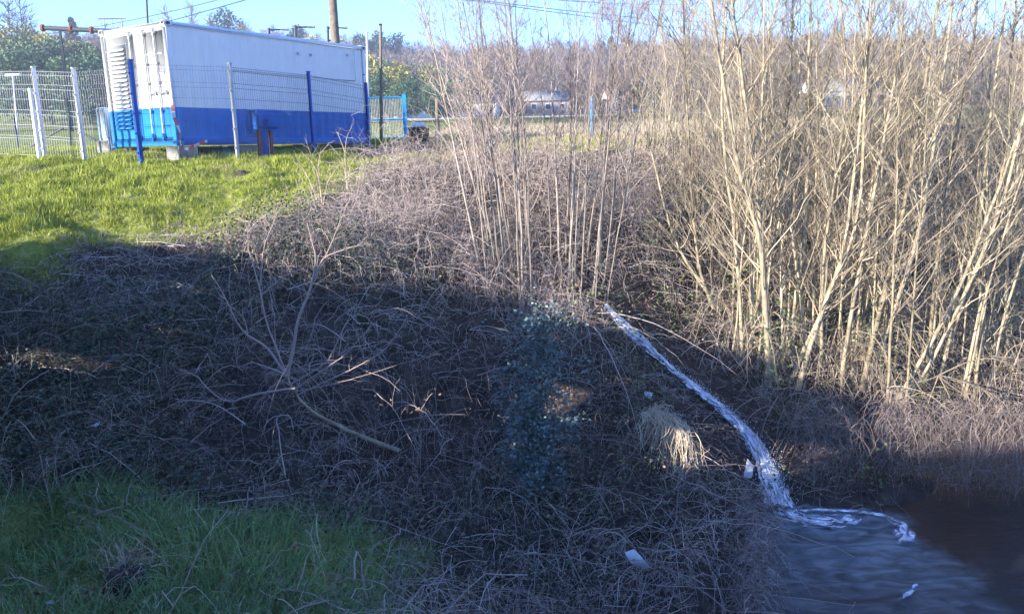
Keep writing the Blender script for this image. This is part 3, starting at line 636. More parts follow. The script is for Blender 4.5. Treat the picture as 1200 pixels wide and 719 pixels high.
for k, px in enumerate(MAIN):
    sapling('bare_sapling', stem_pts(px, rng.uniform(-.05, .12)), 1.3 * [.042, .036, .034, .036, .03, .042, .032, .036, .03, .028, .024, .028, .026, .03, .03, .028, .03, .024, .026, .024][k],
            'pale bare sapling leaning far out over the creek beside the arching shrub' if k in (7, 8) else 'bare sapling rooted nearest the discharge outlet at the edge of the thicket' if k in (9, 10) else 'stout pale barked bare sapling rising from the bank above the pool', 'tree', GT, M['bark'], M['twig'], nb=38, blen=1.4, nt=6, tstart=.15, spread=.68)
def rand_stems(n, x0, x1, y0, y1, hr, r, label, group, bark, tw, leanx=.12, **kw):
    for _ in range(n):
        for _t in range(50):
            x, y = rng.uniform(x0, x1), rng.uniform(y0, y1); z = z1(x, y); 
            if z > .15 and gully(np.array([x]), np.array([y]))[0] < .5 and streamd(np.array([x]), np.array([y]))[0] > .6: break
        h = rng.uniform(*hr); l = rng.normal(leanx + .018 * max(0, x - 6), .09); l2 = rng.normal(0, .1); b = np.array([x, y, z - .05])
        pts = [b, b + np.array([l * .3, l2 * .3, .4]) * h, b + np.array([l * .75, l2 * .7, .72]) * h, b + np.array([l * 1.1, l2, 1]) * h]
        sapling('thin_sapling', pts, rng.uniform(*r), label, 'tree', group, bark, tw, **kw)
rand_stems(62, 3.4, 14.5, 13.2, 17.5, (4.5, 7.5), (.012, .024), 'thin bare sapling among the stout stems of the thicket', 'thin saplings in the thicket', M['bark'], M['twig'], .06, nb=28, blen=1.2, nt=5, tstart=.12, spread=.6)
rand_stems(22, 4.2, 12.5, 12.4, 14.2, (5, 7.5), (.018, .03), 'upright bare sapling at the front of the thicket over the dark hollow', 'front saplings of the thicket', M['bark'], M['twig'], .03, nb=30, blen=1.2, nt=5, tstart=.2, spread=.55)
rand_stems(40, 3.5, 17, 17.5, 24, (4.5, 8), (.014, .03), 'slender grey bare sapling at the back of the thicket', 'saplings behind the thicket', M['bark_grey'], M['twig'], .05, nb=30, blen=1.4, nt=5, tstart=.15)
# thin stems on the crest left of the discharge
for k in range(34):
    bx = rng.uniform(570, 725); by = rng.uniform(300, 375); tx = 632 + (bx - 640) * 1.9 + rng.normal(0, 25); ty = rng.uniform(-170, 20)
    b = G(bx, by); mid = at(bx * .55 + tx * .45 + rng.normal(0, 6), by * .5 + ty * .5, b[1] + .1)
    sapling('whip_sapling', [b - np.array([0, 0, .05]), mid, at(tx, ty, b[1] + rng.uniform(-.4, .6))], rng.uniform(.014, .026), 'whip thin pinkish grey sapling on the crest beside the discharge outlet', 'tree',
            'whip saplings on the crest', M['bark_grey'], M['twig_pink'], nb=22, blen=1.0, nt=5, tstart=.3, spread=.55)
# low arching shrubs overhanging the pool
def poly_branch(px, Y):
    Y = np.broadcast_to(Y, (len(px),)); return np.array([at(x, y, yy) for (x, y), yy in zip(px, Y)])
def shrub_from(name, branches, label, cat, bark, twigm, ntw=10, tl=.35, group=None):
    base = branches[0][0][0].copy(); o = thing(name, label, cat, tuple(base), 0, group)
    mt = MB(); mt.smooth = True; mc = MB()
    for P, r, main in branches:
        K = max(8, 3 * len(P)); S_ = spline(P - base, K); S_ = S_ + np.cumsum(rng.normal(0, .006, (K, 3)), 0); (mt if main else mc).tubes(S_, r * (1 - .72 * np.linspace(0, 1, K)), 5)
        if ntw:
            n = ntw; i = rng.integers(1, K, n); d = unit(unit(S_[i] - S_[i - 1]) + rdir(n, -.5, .7) * .8) * (tl * rng.uniform(.2, 1.1, n))[:, None]
            mc.tubes(arcs(S_[i], d, rng.uniform(-.04, .03, n), 4, .012), taper(n, 4, .0035, .0014), 3, tone=tones(n, .55))
    mt.build('trunk', bark, o); q = mc.build('branches', twigm, o); q['kind'] = 'stuff'; return o
Yb = G(1062, 468)[1]
shrub_from('arching_shrub', [(poly_branch([(1100, 440), (1140, 452), (1163, 470), (1165, 500), (1140, 520), (1095, 532)], Yb - .3), .016, True), (poly_branch([(1100, 440), (1120, 480), (1137, 520), (1135, 560), (1128, 620)], Yb - .6), .013, False),
    (poly_branch([(1100, 440), (1085, 480), (1066, 510), (1062, 570)], Yb - .4), .012, False), (poly_branch([(1100, 440), (1150, 420), (1190, 430), (1230, 470)], Yb - .3), .014, False), (poly_branch([(1100, 440), (1160, 460), (1200, 500), (1220, 540)], Yb - .5), .012, False),
    (poly_branch([(1100, 440), (1060, 455), (1030, 490), (1012, 540)], Yb - .3), .011, False), (poly_branch([(1100, 440), (1150, 480), (1180, 530), (1160, 560), (1140, 565)], Yb - .7), .010, False)], 'arching bare shrub with branches hanging low over the creek', 'shrub', M['bark'], M['twig'], 16)
for k in range(12):
    bx, by = rng.uniform(850, 1180), rng.uniform(395, 455); b = G(bx, by); br = []
    for j in range(9):
        a_ = rng.uniform(-.3, 3.4); L_ = rng.uniform(.6, 1.7); e = np.array([math.cos(a_), -abs(math.sin(a_)) * .6 - .1, 0]) * L_; hh = rng.uniform(.2, .9)
        br.append((np.array([b, b + e * .35 + (0, 0, hh), b + e * .8 + (0, 0, hh * .9), b + e * 1.1 + (0, 0, hh * .2 - rng.uniform(0, .5))]), rng.uniform(.006, .011), j == 0))
    shrub_from('tangle_shrub', br, 'low tangle of dry arching canes at the foot of the sapling thicket', 'shrub', M['bark_grey'], M['straw'] if k % 2 else M['twig'], 14, .4, 'cane tangles under the thicket')

for k, (bx, by) in enumerate([(925, 500), (975, 512), (1035, 505), (1085, 498), (1140, 490), (1185, 500)]):
    b = G(bx, by); br = []
    for j in range(8):
        a_ = rng.uniform(.1, 3.0); L_ = rng.uniform(.5, 1.4); e_ = np.array([math.cos(a_), -abs(math.sin(a_)) * .8 - .15, 0]) * L_; hh = rng.uniform(.15, .7)
        br.append((np.array([b, b + e_ * .4 + (0, 0, hh), b + e_ * .85 + (0, 0, hh * .6), b + e_ * 1.1 + (0, 0, -rng.uniform(.1, .5))]), rng.uniform(.006, .013), j == 0))
    shrub_from('overhanging_shrub', br, 'bare shrub rooted low on the shaded rim with twigs drooping to the creek', 'shrub', M['bark_grey'], M['twig'], 16, .45, 'shrubs drooping over the creek rim')
# leaning sapling in the middle of the slope
Yt = G(465, 527)[1] - .15
def lb(px, dy=0): return poly_branch(px, Yt + dy)
shrub_from('leaning_tree', [
    (poly_branch([(467, 527), (425, 510), (385, 493), (355, 472), (340, 452), (335, 435)], [Yt, Yt - .1, Yt - .25, Yt - .4, Yt - .5, Yt - .5]), .034, True),
    (lb([(337, 440), (345, 410), (352, 375), (366, 335), (370, 300), (362, 260)], -.5), .026, False), (lb([(366, 330), (385, 300), (415, 290), (430, 285)], -.5), .012, False), (lb([(368, 330), (395, 270), (410, 235)], -.5), .010, False),
    (lb([(335, 436), (312, 405), (285, 385), (268, 355), (248, 322)], -.6), .017, False), (lb([(290, 390), (285, 370), (262, 350)], -.6), .008, False), (lb([(335, 436), (313, 380), (305, 340), (294, 300), (292, 270)], -.55), .014, False),
    (lb([(305, 340), (312, 290), (326, 255), (338, 225)], -.5), .010, False), (lb([(307, 345), (330, 325), (352, 315)], -.5), .008, False), (lb([(345, 455), (300, 460), (262, 467), (225, 435), (212, 430)], -.7), .015, False),
    (lb([(262, 467), (235, 475), (205, 500)], -.7), .008, False), (lb([(340, 450), (380, 425), (400, 385), (415, 355)], -.4), .010, False), (lb([(345, 455), (395, 420), (420, 395), (438, 376)], -.4), .009, False),
    (lb([(350, 462), (420, 428), (455, 405), (480, 365), (485, 350)], -.3), .009, False), (lb([(345, 458), (400, 448), (460, 430), (500, 420)], -.35), .007, False), (lb([(338, 440), (300, 425), (280, 430), (283, 400)], -.7), .011, False)],
    'leaning bare tree with upswept pale branches on the shaded slope', 'tree', M['bark'], M['twig_pink'], 11, .28)
# fork of a dead branch on the bramble
shrub_from('forked_branch', [(poly_branch([(496, 372), (512, 374), (518, 368), (524, 352)], G(500, 372)[1] - .35), .009, True), (poly_branch([(512, 374), (530, 372), (545, 360)], G(500, 372)[1] - .35), .006, False)], 'short forked dead branch caught on the bramble', 'branch', M['bark'], M['twig'], 0)
# small pale bushes by the container fence
for bx, by, br in [(378, 250, [[(366, 185), (358, 160)], [(372, 190), (384, 168)], [(360, 205), (345, 190)], [(385, 215), (398, 195)], [(370, 200), (352, 175)]]), (407, 225, [[(405, 180), (395, 150)], [(404, 170), (412, 145)], [(403, 190), (385, 168)], [(410, 190), (425, 175)]])]:
    b = G(bx, by); Y_ = b[1]
    shrub_from('pale_bush', [(np.array([b, at(*q[0], Y_), at(*q[1], Y_)]), .012, j == 0) for j, q in enumerate(br)], 'small pale leafless bush on the crest ' + ('with several wide forks below the fence' if bx < 400 else 'with one upright stem before the container'), 'bush', M['bark'], M['straw'], 7, .3)
# evergreen shrub in the centre of the slope
b = G(622, 575); b = b + np.array([0, -.1, 0]); o = thing('evergreen_shrub', 'upright blue green evergreen shrub in the middle of the shaded bank', 'shrub', tuple(b)); mbt = MB(); mbl = MB()
tp = at(628, 360, b[1] + .75) - b; st_ = spline(np.array([[0, 0, -.1], tp * .4 + (.05, -.1, .1), tp]), 12); mbt.smooth = True; mbt.tubes(st_, .03 * (1 - .8 * np.linspace(0, 1, 12)), 6)
n = 90; i = rng.integers(1, 11, n); d = rdir(n, -.4, .8) * np.array([.62, .5, .5]) * rng.uniform(.15, 1.15, n)[:, None]; Bq = arcs(st_[i], d, .08, 6, .02); mbt.tubes(Bq, taper(n, 6, .007, .002), 3)
N = 12000; k = rng.integers(0, n, N); C = Bq[k, rng.integers(1, 6, N)] + rng.normal(0, 1, (N, 3)) * np.repeat(rng.uniform(.03, .15, n), 1)[k][:, None]; D = unit(rdir(N, -.6, .6) + np.array([0, -.4, .1])); U = unit(np.cross(D, rdir(N))); l = rng.uniform(.018, .062, N)
mbl.leaves(C, D, U, l, l * .33, tones(N)); mbt.build('trunk', M['bark_dark'], o); M['shrub_blue'] = tonemat('blue_green_leaves', [(0, (.05, .08, .085)), (.5, (.10, .15, .145)), (1, (.19, .25, .21))], .5, .2); mbl.build('crown', M['shrub_blue'], o)
# hanging dry sedge that catches the light
b = at(765, 482, G(775, 545)[1] - .15); mb = MB(); n = 190
f = rng.random(n); sx = np.interp(f, [0, .3, .6, 1], [752, 768, 788, 803]); sy = np.interp(f, [0, .3, .6, 1], [486, 478, 488, 512]); ln = rng.uniform(18, 78, n) * np.where(f < .35, .7, 1)
P0 = np.array([at(x, y, b[1] + rng.normal(0, .08)) for x, y in zip(sx, sy)]) - b
e = np.array([at(x, y, b[1] + rng.normal(-.1, .12)) for x, y in zip(sx + rng.normal(6, 13, n), sy + ln)]) - b
t_ = np.linspace(0, 1, 9)[None, :, None]; P = P0[:, None] * (1 - t_) + e[:, None] * t_; sn = np.sin(t_[:, :, 0] * 3.1); P[:, :, 2] += sn * rng.uniform(-.02, .2, n)[:, None]; P[:, :, 0] += sn * rng.normal(.04, .07, n)[:, None]; P += np.cumsum(rng.normal(0, .013, P.shape), 1)
i_ = rng.integers(0, n, 260); q_ = P[i_, rng.integers(2, 9, 260)]; mb.ribbons(arcs(q_, rdir(260) * rng.uniform(.05, .16, 260)[:, None], .02, 4, .01), .005, tones(260, .6), .4)
mb.ribbons(P, rng.uniform(.005, .011, n), tones(n, .6), .4); o = mb.build('dry_sedge', M['straw'], None, tuple(b)); tag(o, 'drooping clump of pale dry sedge beside the discharge stream', 'sedge')

# ------------------------------------------------------------------ the container
CB = at(208, 171, 17.5); CA = math.radians(57)
CXd = np.array([math.cos(CA), math.sin(CA), 0]); CYd = np.array([-math.sin(CA), math.cos(CA), 0])
def cw(x, y, z=0): return CB + CXd * x + CYd * y + np.array([0, 0, z])
CL, CWd, CH = 6.06, 2.44, 2.59
def two_tone(name, z0, up_c, lo_c):
    m, t, p = newmat(name); L = t.links; tc = t.nodes.new('ShaderNodeTexCoord'); sp_ = t.nodes.new('ShaderNodeSeparateXYZ'); L.new(tc.outputs['Object'], sp_.inputs[0])
    n = noise_node(t, 3, 6, tc.outputs['Object']); mp = t.nodes.new('ShaderNodeMapping'); mp.inputs['Scale'].default_value = (14, 14, .6); L.new(tc.outputs['Object'], mp.inputs[0]); n3 = noise_node(t, 1, 4, mp.outputs[0])
    gt = t.nodes.new('ShaderNodeMath'); gt.operation = 'GREATER_THAN'; gt.inputs[1].default_value = z0; L.new(sp_.outputs[2], gt.inputs[0])
    mx = t.nodes.new('ShaderNodeMix'); mx.data_type = 'RGBA'; L.new(gt.outputs[0], mx.inputs[0])
    a_ = ramp(t, n.outputs[0], [(.35, tuple(.95 * v for v in up_c)), (.65, up_c)]); b_ = ramp(t, n.outputs[0], [(.3, tuple(.8 * v for v in lo_c)), (.7, lo_c)])
    L.new(b_.outputs[0], mx.inputs[6]); L.new(a_.outputs[0], mx.inputs[7])
    gr = ramp(t, n3.outputs[0], [(.2, (.88, .87, .86)), (.42, (1, 1, 1))]); m2 = t.nodes.new('ShaderNodeMix'); m2.data_type = 'RGBA'; m2.blend_type = 'MULTIPLY'; m2.inputs[0].default_value = 1
    L.new(mx.outputs[2], m2.inputs[6]); L.new(gr.outputs[0], m2.inputs[7]); L.new(m2.outputs[2], p.inputs['Base Color']); p.inputs['Roughness'].default_value = .5; return m
ZB = .82
M['cside'] = two_tone('container_shaded_side_paint', ZB, (.74, .75, .77), (.008, .16, .56)); M['cend'] = two_tone('container_lit_end_paint', ZB, (.80, .79, .78), (.02, .27, .72))  # one paint in two copies: shade deepens the side's blue, lit end paler
ct = thing('shipping_container', 'white shipping container with blue lower band and louvred end standing behind the fence', 'container', tuple(CB), CA)
mb = MB()
mb.box((CL / 2, CWd - .03, CH / 2), (CL - .02, .05, CH - .1)); mb.box((CL - .03, CWd / 2, CH / 2), (.05, CWd - .12, CH - .1)); mb.box((CL / 2, CWd / 2, .14), (CL - .2, CWd - .2, .1)); mb.build('body', M['cside'], ct)
# corrugated long side: shallow ribs between the rails
xs, ys = [], []; x = .16
while x < CL - .2:
    for dx, dy in ((0, .03), (.11, .03), (.135, .042), (.245, .042)): xs.append(x + dx); ys.append(dy)
    x += .27
xs = [.1] + xs + [CL - .1]; ys = [.03] + ys + [.03]; mb = MB(); n = len(xs)
V = [(xx, yy, zz) for zz in (.17, CH - .10) for xx, yy in zip(xs, ys)]; mb.add(V, [(i, i + 1, n + i + 1, n + i) for i in range(n - 1)]); mb.build('side_panel', M['cside'], ct)
for nm, c, d in [('bottom_rail', (CL / 2, .03, .09), (CL - .3, .06, .16)), ('top_rail', (CL / 2, .03, CH - .06), (CL - .3, .06, .09)), ('end_sill', (.05, CWd / 2, .09), (.08, CWd - .3, .15)), ('end_header', (.05, CWd / 2, CH - .09), (.08, CWd - .3, .14))]:
    mb = MB(); mb.bbox(c, d, .012); mb.build(nm, M['cend'] if 'end' in nm else M['cside'], ct)
mb = MB(); mb.bbox((CL / 2, CWd / 2, CH - .03), (CL - .12, CWd - .12, .03), .008); mb.build('roof', M['white_paint'], ct)
for cx, cy in ((.07, .07), (CL - .07, .07), (.07, CWd - .07), (CL - .07, CWd - .07)):
    mb = MB(); mb.bbox((cx, cy, CH / 2), (.13, .13, CH - .25), .012); mb.build('corner_post', M['cend'] if cx < 1 else M['cside'], ct)
    for cz in (.062, CH - .055):
        mb = MB(); mb.bbox((cx, cy, cz), (.18, .17, .125), .015); cc = mb.build('corner_casting', M['cend'] if cx < 1 else M['cside'], ct)
        mb = MB(); mb.bbox((cx - .092 if cx < 1 else cx + .092, cy, cz), (.006, .07, .05), .002); mb.bbox((cx, cy - .088 if cy < 1 else cy + .088, cz), (.08, .006, .05), .002); mb.build('casting_hole', M['steel_dark'], cc)['kind'] = 'stuff'
# end: right door with lock rods, left door with louvres (y grows to the left as seen)
mb = MB(); mb.bbox((.045, .14 + .53, CH / 2), (.04, 1.06, CH - .36), .01)
for zz in (.42, .80, 1.55, 1.95): mb.bbox((.018, .67, zz), (.012, .9, .05), .005)
dr = mb.build('door', M['cend'], ct)
mb = MB(); mb.bbox((.045, 1.21 + .53, CH / 2), (.04, 1.06, CH - .36), .01); dl = mb.build('door', M['cend'], ct)
for yy, par in ((.42, dr), (.80, dr), (1.30, dl)):
    mb = MB(); mb.tubes(np.array([[-.02, yy, .13], [-.02, yy, CH / 2], [-.02, yy, CH - .13]]), np.full(3, .017), 8); rod = mb.build('lock_rod', M['galv'], par)
    mb = MB()
    for zz in (.2, .75, 1.35, 1.75, CH - .22): mb.bbox((-.005, yy, zz), (.055, .09, .05), .006)
    mb.bbox((-.022, yy, CH - .2), (.04, .05, .16), .006); mb.bbox((-.022, yy, .2), (.04, .05, .16), .006); mb.build('rod_bracket', M['cend'], par)['kind'] = 'stuff'
    if par is dr: mb = MB(); mb.bbox((-.035, yy - .13, 1.12), (.018, .34, .03), .005); mb.bbox((-.02, yy - .27, 1.12), (.04, .05, .09), .005); mb.build('door_handle', M['galv'], par)
mb = MB(); mb.bbox((.015, 1.84, 1.30), (.02, .72, 1.86), .006); lv = mb.build('louvre_frame', M['cend'], ct)
for i in range(19):
    zz = .44 + i * .0935; mb = MB(); a_ = math.radians(35); c_, s__ = math.cos(a_), math.sin(a_)
    h_, d_ = .033, .05; V = []
    for yy in (1.53, 2.15): V += [(-.002, yy, zz + .03), (-.055, yy, zz - .028), (-.055, yy, zz - .036), (.0, yy, zz + .02)]
    mb.add(V, [(0, 1, 5, 4), (1, 2, 6, 5), (2, 3, 7, 6), (3, 0, 4, 7), (0, 3, 2, 1), (4, 5, 6, 7)]); mb.build('louvre_slat', M['cend'], lv)
# conduit, junction plates and rain strip on the long side
mb = MB(); mb.tubes(np.array([[1.5, -.02, 1.74], [1.52, -.03, 1.68], [3.6, -.03, 1.66], [5.55, -.03, 1.64], [5.58, -.03, 1.70], [5.58, -.03, 2.5]]), np.full(6, .011), 6); mb.build('conduit', M['galv'], ct)
for xx, zz in ((3.62, 2.2), (4.05, 2.2), (5.35, 2.3)): mb = MB(); mb.bbox((xx, -.008, zz), (.06, .03, .06), .006); mb.build('junction_box', M['galv'], ct)
mb = MB(); mb.bbox((2.3, -.012, .52), (.62, .03, .5), .008); mb.build('access_hatch', M['cside'], ct)
# things round the container
def placed(mb, name, mat, label, cat, loc, rz=0, group=None):
    o = mb.build(name, mat, None, tuple(loc), rz); tag(o, label, cat, group); return o
def block(x, y, d, label, mat='concrete'):
    p = cw(x, y); z0 = z1(p[0], p[1]) - .05; h = CB[2] - z0 - .003; mb = MB(); mb.bbox((0, 0, h / 2), (d[0], d[1], h), .015); placed(mb, 'support_block', M[mat], label, 'block', (p[0], p[1], z0), CA, 'blocks carrying the container')
block(.35, .35, (.5, .45), 'pale concrete support block under the lit corner of the container by the tape'); block(.35, 2.15, (.5, .45), 'pale concrete support block under the louvred end of the container')
block(2.0, .35, (.6, .4), 'concrete support block under the container beside the meter stand'); block(5.7, .35, (.6, .45), 'concrete support block under the far end of the container'); block(4.0, .35, (.6, .4), 'concrete support block under the middle of the shaded container side')
def stand_z(p): return z1(p[0], p[1])
p = cw(.9, .5); mb = MB(); mb.bbox((0, 0, .16), (.9, .5, .3), .01)
for i in range(4): mb.bbox((-.33 + i * .22, -.26, .16), (.05, .02, .3), .005)
placed(mb, 'steel_crate', M['steel_dark'], 'dark steel crate pushed under the container near its lit corner', 'crate', (p[0], p[1], CB[2] - .33), CA)
for x_, l_ in ((1.55, 'blue plastic drum lying under the container beside the steel crate'), (3.0, 'blue plastic drum lying under the container behind the second fence post')):
    p = cw(x_, .45); mb = MB(); mb.smooth = True; mb.tubes(np.array([[-.3, 0, .14], [-.28, 0, .14], [-.1, 0, .14], [-.09, 0, .14], [.09, 0, .14], [.1, 0, .14], [.28, 0, .14], [.3, 0, .14]]), np.array([.12, .14, .14, .15, .15, .14, .14, .12]), 14, cap=True)
    placed(mb, 'drum', M['cyan_paint'], l_, 'drum', (p[0], p[1], CB[2] - .32), CA)
# cabinet left of the end
p = cw(.15, 2.75); z0 = stand_z(p); o = thing('electric_cabinet', 'pale blue electrical cabinet on a concrete plinth beside the louvred container end', 'cabinet', (p[0], p[1], z0 - .05), CA)
mb = MB(); mb.bbox((0, 0, .16), (.42, .5, .32), .015); mb.build('plinth', M['concrete'], o)
M['pale_blue'] = plain('pale_blue_paint', (.42, .58, .72), .5, .08, 4); mb = MB(); mb.bbox((0, 0, .70), (.32, .36, .74), .012); cb = mb.build('cabinet_body', M['pale_blue'], o); mb = MB(); mb.bbox((-.168, 0, .70), (.012, .3, .66), .004); dd = mb.build('door', M['pale_blue'], o); mb = MB(); mb.bbox((-.18, -.11, .72), (.015, .02, .09), .003); mb.build('handle', M['galv'], dd)
# meter box on two rusty legs in front of the long side
p = cw(1.75, -.75); z0 = stand_z(p); zb_ = CB[2] + .33; o = thing('meter_stand', 'blue meter box carried on two rusty steel legs before the container', 'meter box', (p[0], p[1], z0), CA); hh = zb_ - z0
for xx in (-.17, .17): mb = MB(); mb.bbox((xx, 0, hh / 2 - .03), (.07, .07, hh + .06), .006); mb.build('leg', M['rust'], o)
M['meter'] = plain('meter_box_blue', (.02, .13, .5), .5, .1, 4)
mb = MB(); mb.bbox((0, 0, hh + .22), (.62, .26, .44), .015); bx_ = mb.build('box', M['meter'], o); mb = MB(); mb.bbox((0, -.137, hh + .22), (.54, .014, .37), .004); mb.build('lid', M['meter'], bx_); mb = MB(); mb.bbox((0, -.148, hh + .2), (.1, .008, .02), .002); mb.build('latch', M['steel_dark'], bx_)
mb = MB(); mb.bbox((0, .02, hh / 2), (.2, .03, hh), .004); mb.build('cable_duct', M['blue_paint'], o)
# barrier tape at the corner
def ribbon_strip(pts, w_, seed=0):
    pts = spline(np.array(pts), 24); T_ = unit(np.gradient(pts, axis=0)); sd = unit(np.cross(T_, np.array([.84, -.54, .1]))); tw = np.cos(np.linspace(0, 7, 24))[:, None]; sd = unit(sd + .6 * tw * np.cross(T_, sd))
    V = np.stack([pts - sd * w_ / 2, pts + sd * w_ / 2], 1); return V
pts = [cw(-.03, -.03, .85), cw(-.08, -.1, .6), cw(.02, -.1, .3), cw(0, -.12, .02), cw(.1, -.18, -.06), cw(.35, -.2, .02), cw(.6, -.22, .1)]
V = ribbon_strip(pts, .075); o = thing('barrier_tape', 'torn red and white barrier tape hanging from the container corner', 'tape', tuple(cw(-.03, -.03, .85))); ofs = cw(-.03, -.03, .85)
for par in (0, 1):
    mb = MB()
    for i in range(23):
        if (i // 2) % 2 == par: mb.add(np.array([V[i, 0], V[i, 1], V[i + 1, 1], V[i + 1, 0]]) - ofs, [(0, 1, 2, 3)])
    mb.build('white_stripes' if par else 'red_stripes', M['plastic'] if par else M['tape_red'], o)['kind'] = 'stuff'

# ------------------------------------------------------------------ fences
def fence_post(p, h, mat, label, size=.06, lean=(0, 0), group=None, cap_mat=None):
    z0 = z1(p[0], p[1]) - .1; o = thing('fence_post', label, 'post', (p[0], p[1], z0), CA, group)
    mb = MB(); mb.bbox((0, 0, (h + .1) / 2), (size, size, h + .1), .006); mb.build('shaft', mat, o)
    mb = MB(); mb.bbox((0, 0, h + .115), (size + .012, size + .012, .025), .005); mb.build('cap', mat, o)
    mb = MB()
    for k in range(5): mb.bbox((-size / 2 - .012, 0, .35 + k * .4), (.03, .04, .035), .004)
    mb.build('clips', mat, o)['kind'] = 'stuff'; o.rotation_euler = (lean[0], lean[1], CA); return o, z0
def wire_panel(a, b, za, zb, h, mat, label, group, dx=.06, rw=.0026):
    a = np.array(a, float); b = np.array(b, float); L_ = np.linalg.norm(b - a); n = int(L_ / dx); f = (np.arange(n) + .5) / n
    d = (b - a) / L_; nrm = np.array([d[1], -d[0]])
    zz = np.array([.05, .42, .45, .48, .95, 1.0, 1.05, 1.5, 1.55, 1.6, h - .10, h - .05, h]); of = np.array([0, 0, .03, 0, 0, .03, 0, 0, .03, 0, 0, .03, 0])
    P = np.zeros((n, len(zz), 3)); xy = a[None] + f[:, None] * (b - a)[None]
    P[:, :, :2] = xy[:, None] + nrm[None, None] * of[None, :, None]; P[:, :, 2] = (za + (zb - za) * f)[:, None] + zz[None]
    base = np.array([a[0], a[1], za]); o = thing('mesh_panel', label, 'fence', tuple(base), 0, group)
    mb = MB(); mb.tubes(P - base, np.full((n, len(zz)), rw), 3); q = mb.build('vertical_wires', mat, o); q['kind'] = 'stuff'
    mb = MB()
    for z_, o_ in ((.05, 0), (.42, 0), (.48, 0), (.72, 0), (.95, 0), (1.05, 0), (1.28, 0), (1.5, 0), (1.6, 0), (h - .10, 0), (h - .02, 0)):
        pa = np.array([*(a + nrm * o_), za + z_]); pb = np.array([*(b + nrm * o_), zb + z_]); mb.tubes(np.array([pa, (pa + pb) / 2, pb]) - base, np.full(3, rw * 1.25), 4)
    q = mb.build('horizontal_wires', mat, o); q['kind'] = 'stuff'; return o
GP = 'fence posts round the container yard'; GM = 'welded mesh panels round the container yard'
def foot(px, py, Ymax):
    p = G(px, py, 8, 40); return p if p[1] < Ymax else at(px, py, Ymax)
pp3 = [foot(166, 193, 16.9), foot(279, 187, 18.1), foot(368, 180, 20.2), foot(433, 174, 22.3)]; pp = [q[:2] for q in pp3]
print('POSTS', [np.round(q, 2).tolist() + [round(z1(q[0], q[1]), 2)] for q in pp3])
tops = [at(x, y, q[1])[2] - z1(q[0], q[1]) for (x, y), q in zip([(156, 71), (269, 75), (361, 85), (430, 98)], pp3)]
lab = ['leaning blue fence post before the container doors', 'fence post with pale top before the blue meter box', 'slim grey blue fence post before the shaded container side', 'fence post at the far corner of the container']
mats = ['blue_paint', 'galv', 'blue_paint', 'blue_paint']; hts = [float(np.clip(v, 1.5, 2.7)) for v in tops]; zs = []
for i, q in enumerate(pp):
    o, z0 = fence_post(q, hts[i], M[mats[i]], lab[i], .085 if i == 0 else .065, ((0, 0), (0, 0), (0, 0), (0, 0))[i], GP); zs.append(z0 + .1)
for i in range(3): wire_panel(pp[i], pp[i + 1], zs[i] + hts[i] - 2.0, zs[i + 1] + hts[i + 1] - 2.0, 1.95, M['wire_blue'], ['welded mesh panel between the leaning blue post and the pale topped post', 'welded mesh panel before the blue container band, right of the pale topped post'.replace(', right of', ' beside'), 'welded mesh panel beside the far corner of the container'][i], GM, .06, .0019 if i == 0 else .0033)
lp = [at(99, 184, 17.9)[:2], at(53, 184, 18.3)[:2]]; d_ = lp[1] - lp[0]; d_ = d_ / np.linalg.norm(d_)
lp = [cw(.75, 2.56)[:2]] + [lp[0], lp[1]] + [lp[1] + d_ * 2.2 * k for k in (1, 2, 3)]
lz = []
for i, q in enumerate(lp):
    o, z0 = fence_post(q, 2.0, M['white_paint'] if i else M['galv'], ['galvanised fence post behind the louvred container end', 'white fence post nearest the pale blue cabinet', 'white fence post beside the short white post'][i] if i < 3 else 'white fence post of the panels running along the open field', .075, (0, 0), GP); lz.append(z0 + .1)
for i in range(len(lp) - 1): wire_panel(lp[i], lp[i + 1], lz[i] + .04, lz[i + 1] + .04, 1.9, M['wire'], ['welded mesh panel meeting the louvred end of the container', 'welded mesh panel between the two white posts by the cabinet', 'welded mesh panel beside the short white post'][i] if i < 3 else 'welded mesh panel running along the open field', GM, .07)
p = at(46, 183, 17.6); mb = MB(); z0 = z1(p[0], p[1]) - .1; mb.smooth = True; mb.tubes(np.array([[0, 0, 0], [0, 0, .8], [0, 0, 1.6]]), np.full(3, .045), 10, cap=True); placed(mb, 'short_post', M['white_paint'], 'short round white post leaning before the mesh fence', 'post', (p[0], p[1], z0))
# dark rail frame standing in the field behind the fence
b0 = at(50, 172, 26); o = thing('goal_frame', 'dark slanted pole brace standing in the field behind the mesh fence', 'frame', (b0[0], b0[1], z1(b0[0], b0[1]))); base = np.array([b0[0], b0[1], z1(b0[0], b0[1])])
for nm, pxs in (('post', [(16, 138), (22, 174)]), ('post', [(81, 140), (83, 174)]), ('brace', [(30, 175), (74, 150)]), ('brace', [(88, 150), (124, 172)])):
    P = np.array([at(*q, 26) for q in pxs]) - base; mb = MB(); mb.tubes(np.stack([P[0], P.mean(0), P[1]]), np.full(3, .035), 6); mb.build(nm, M['steel_dark'], o)
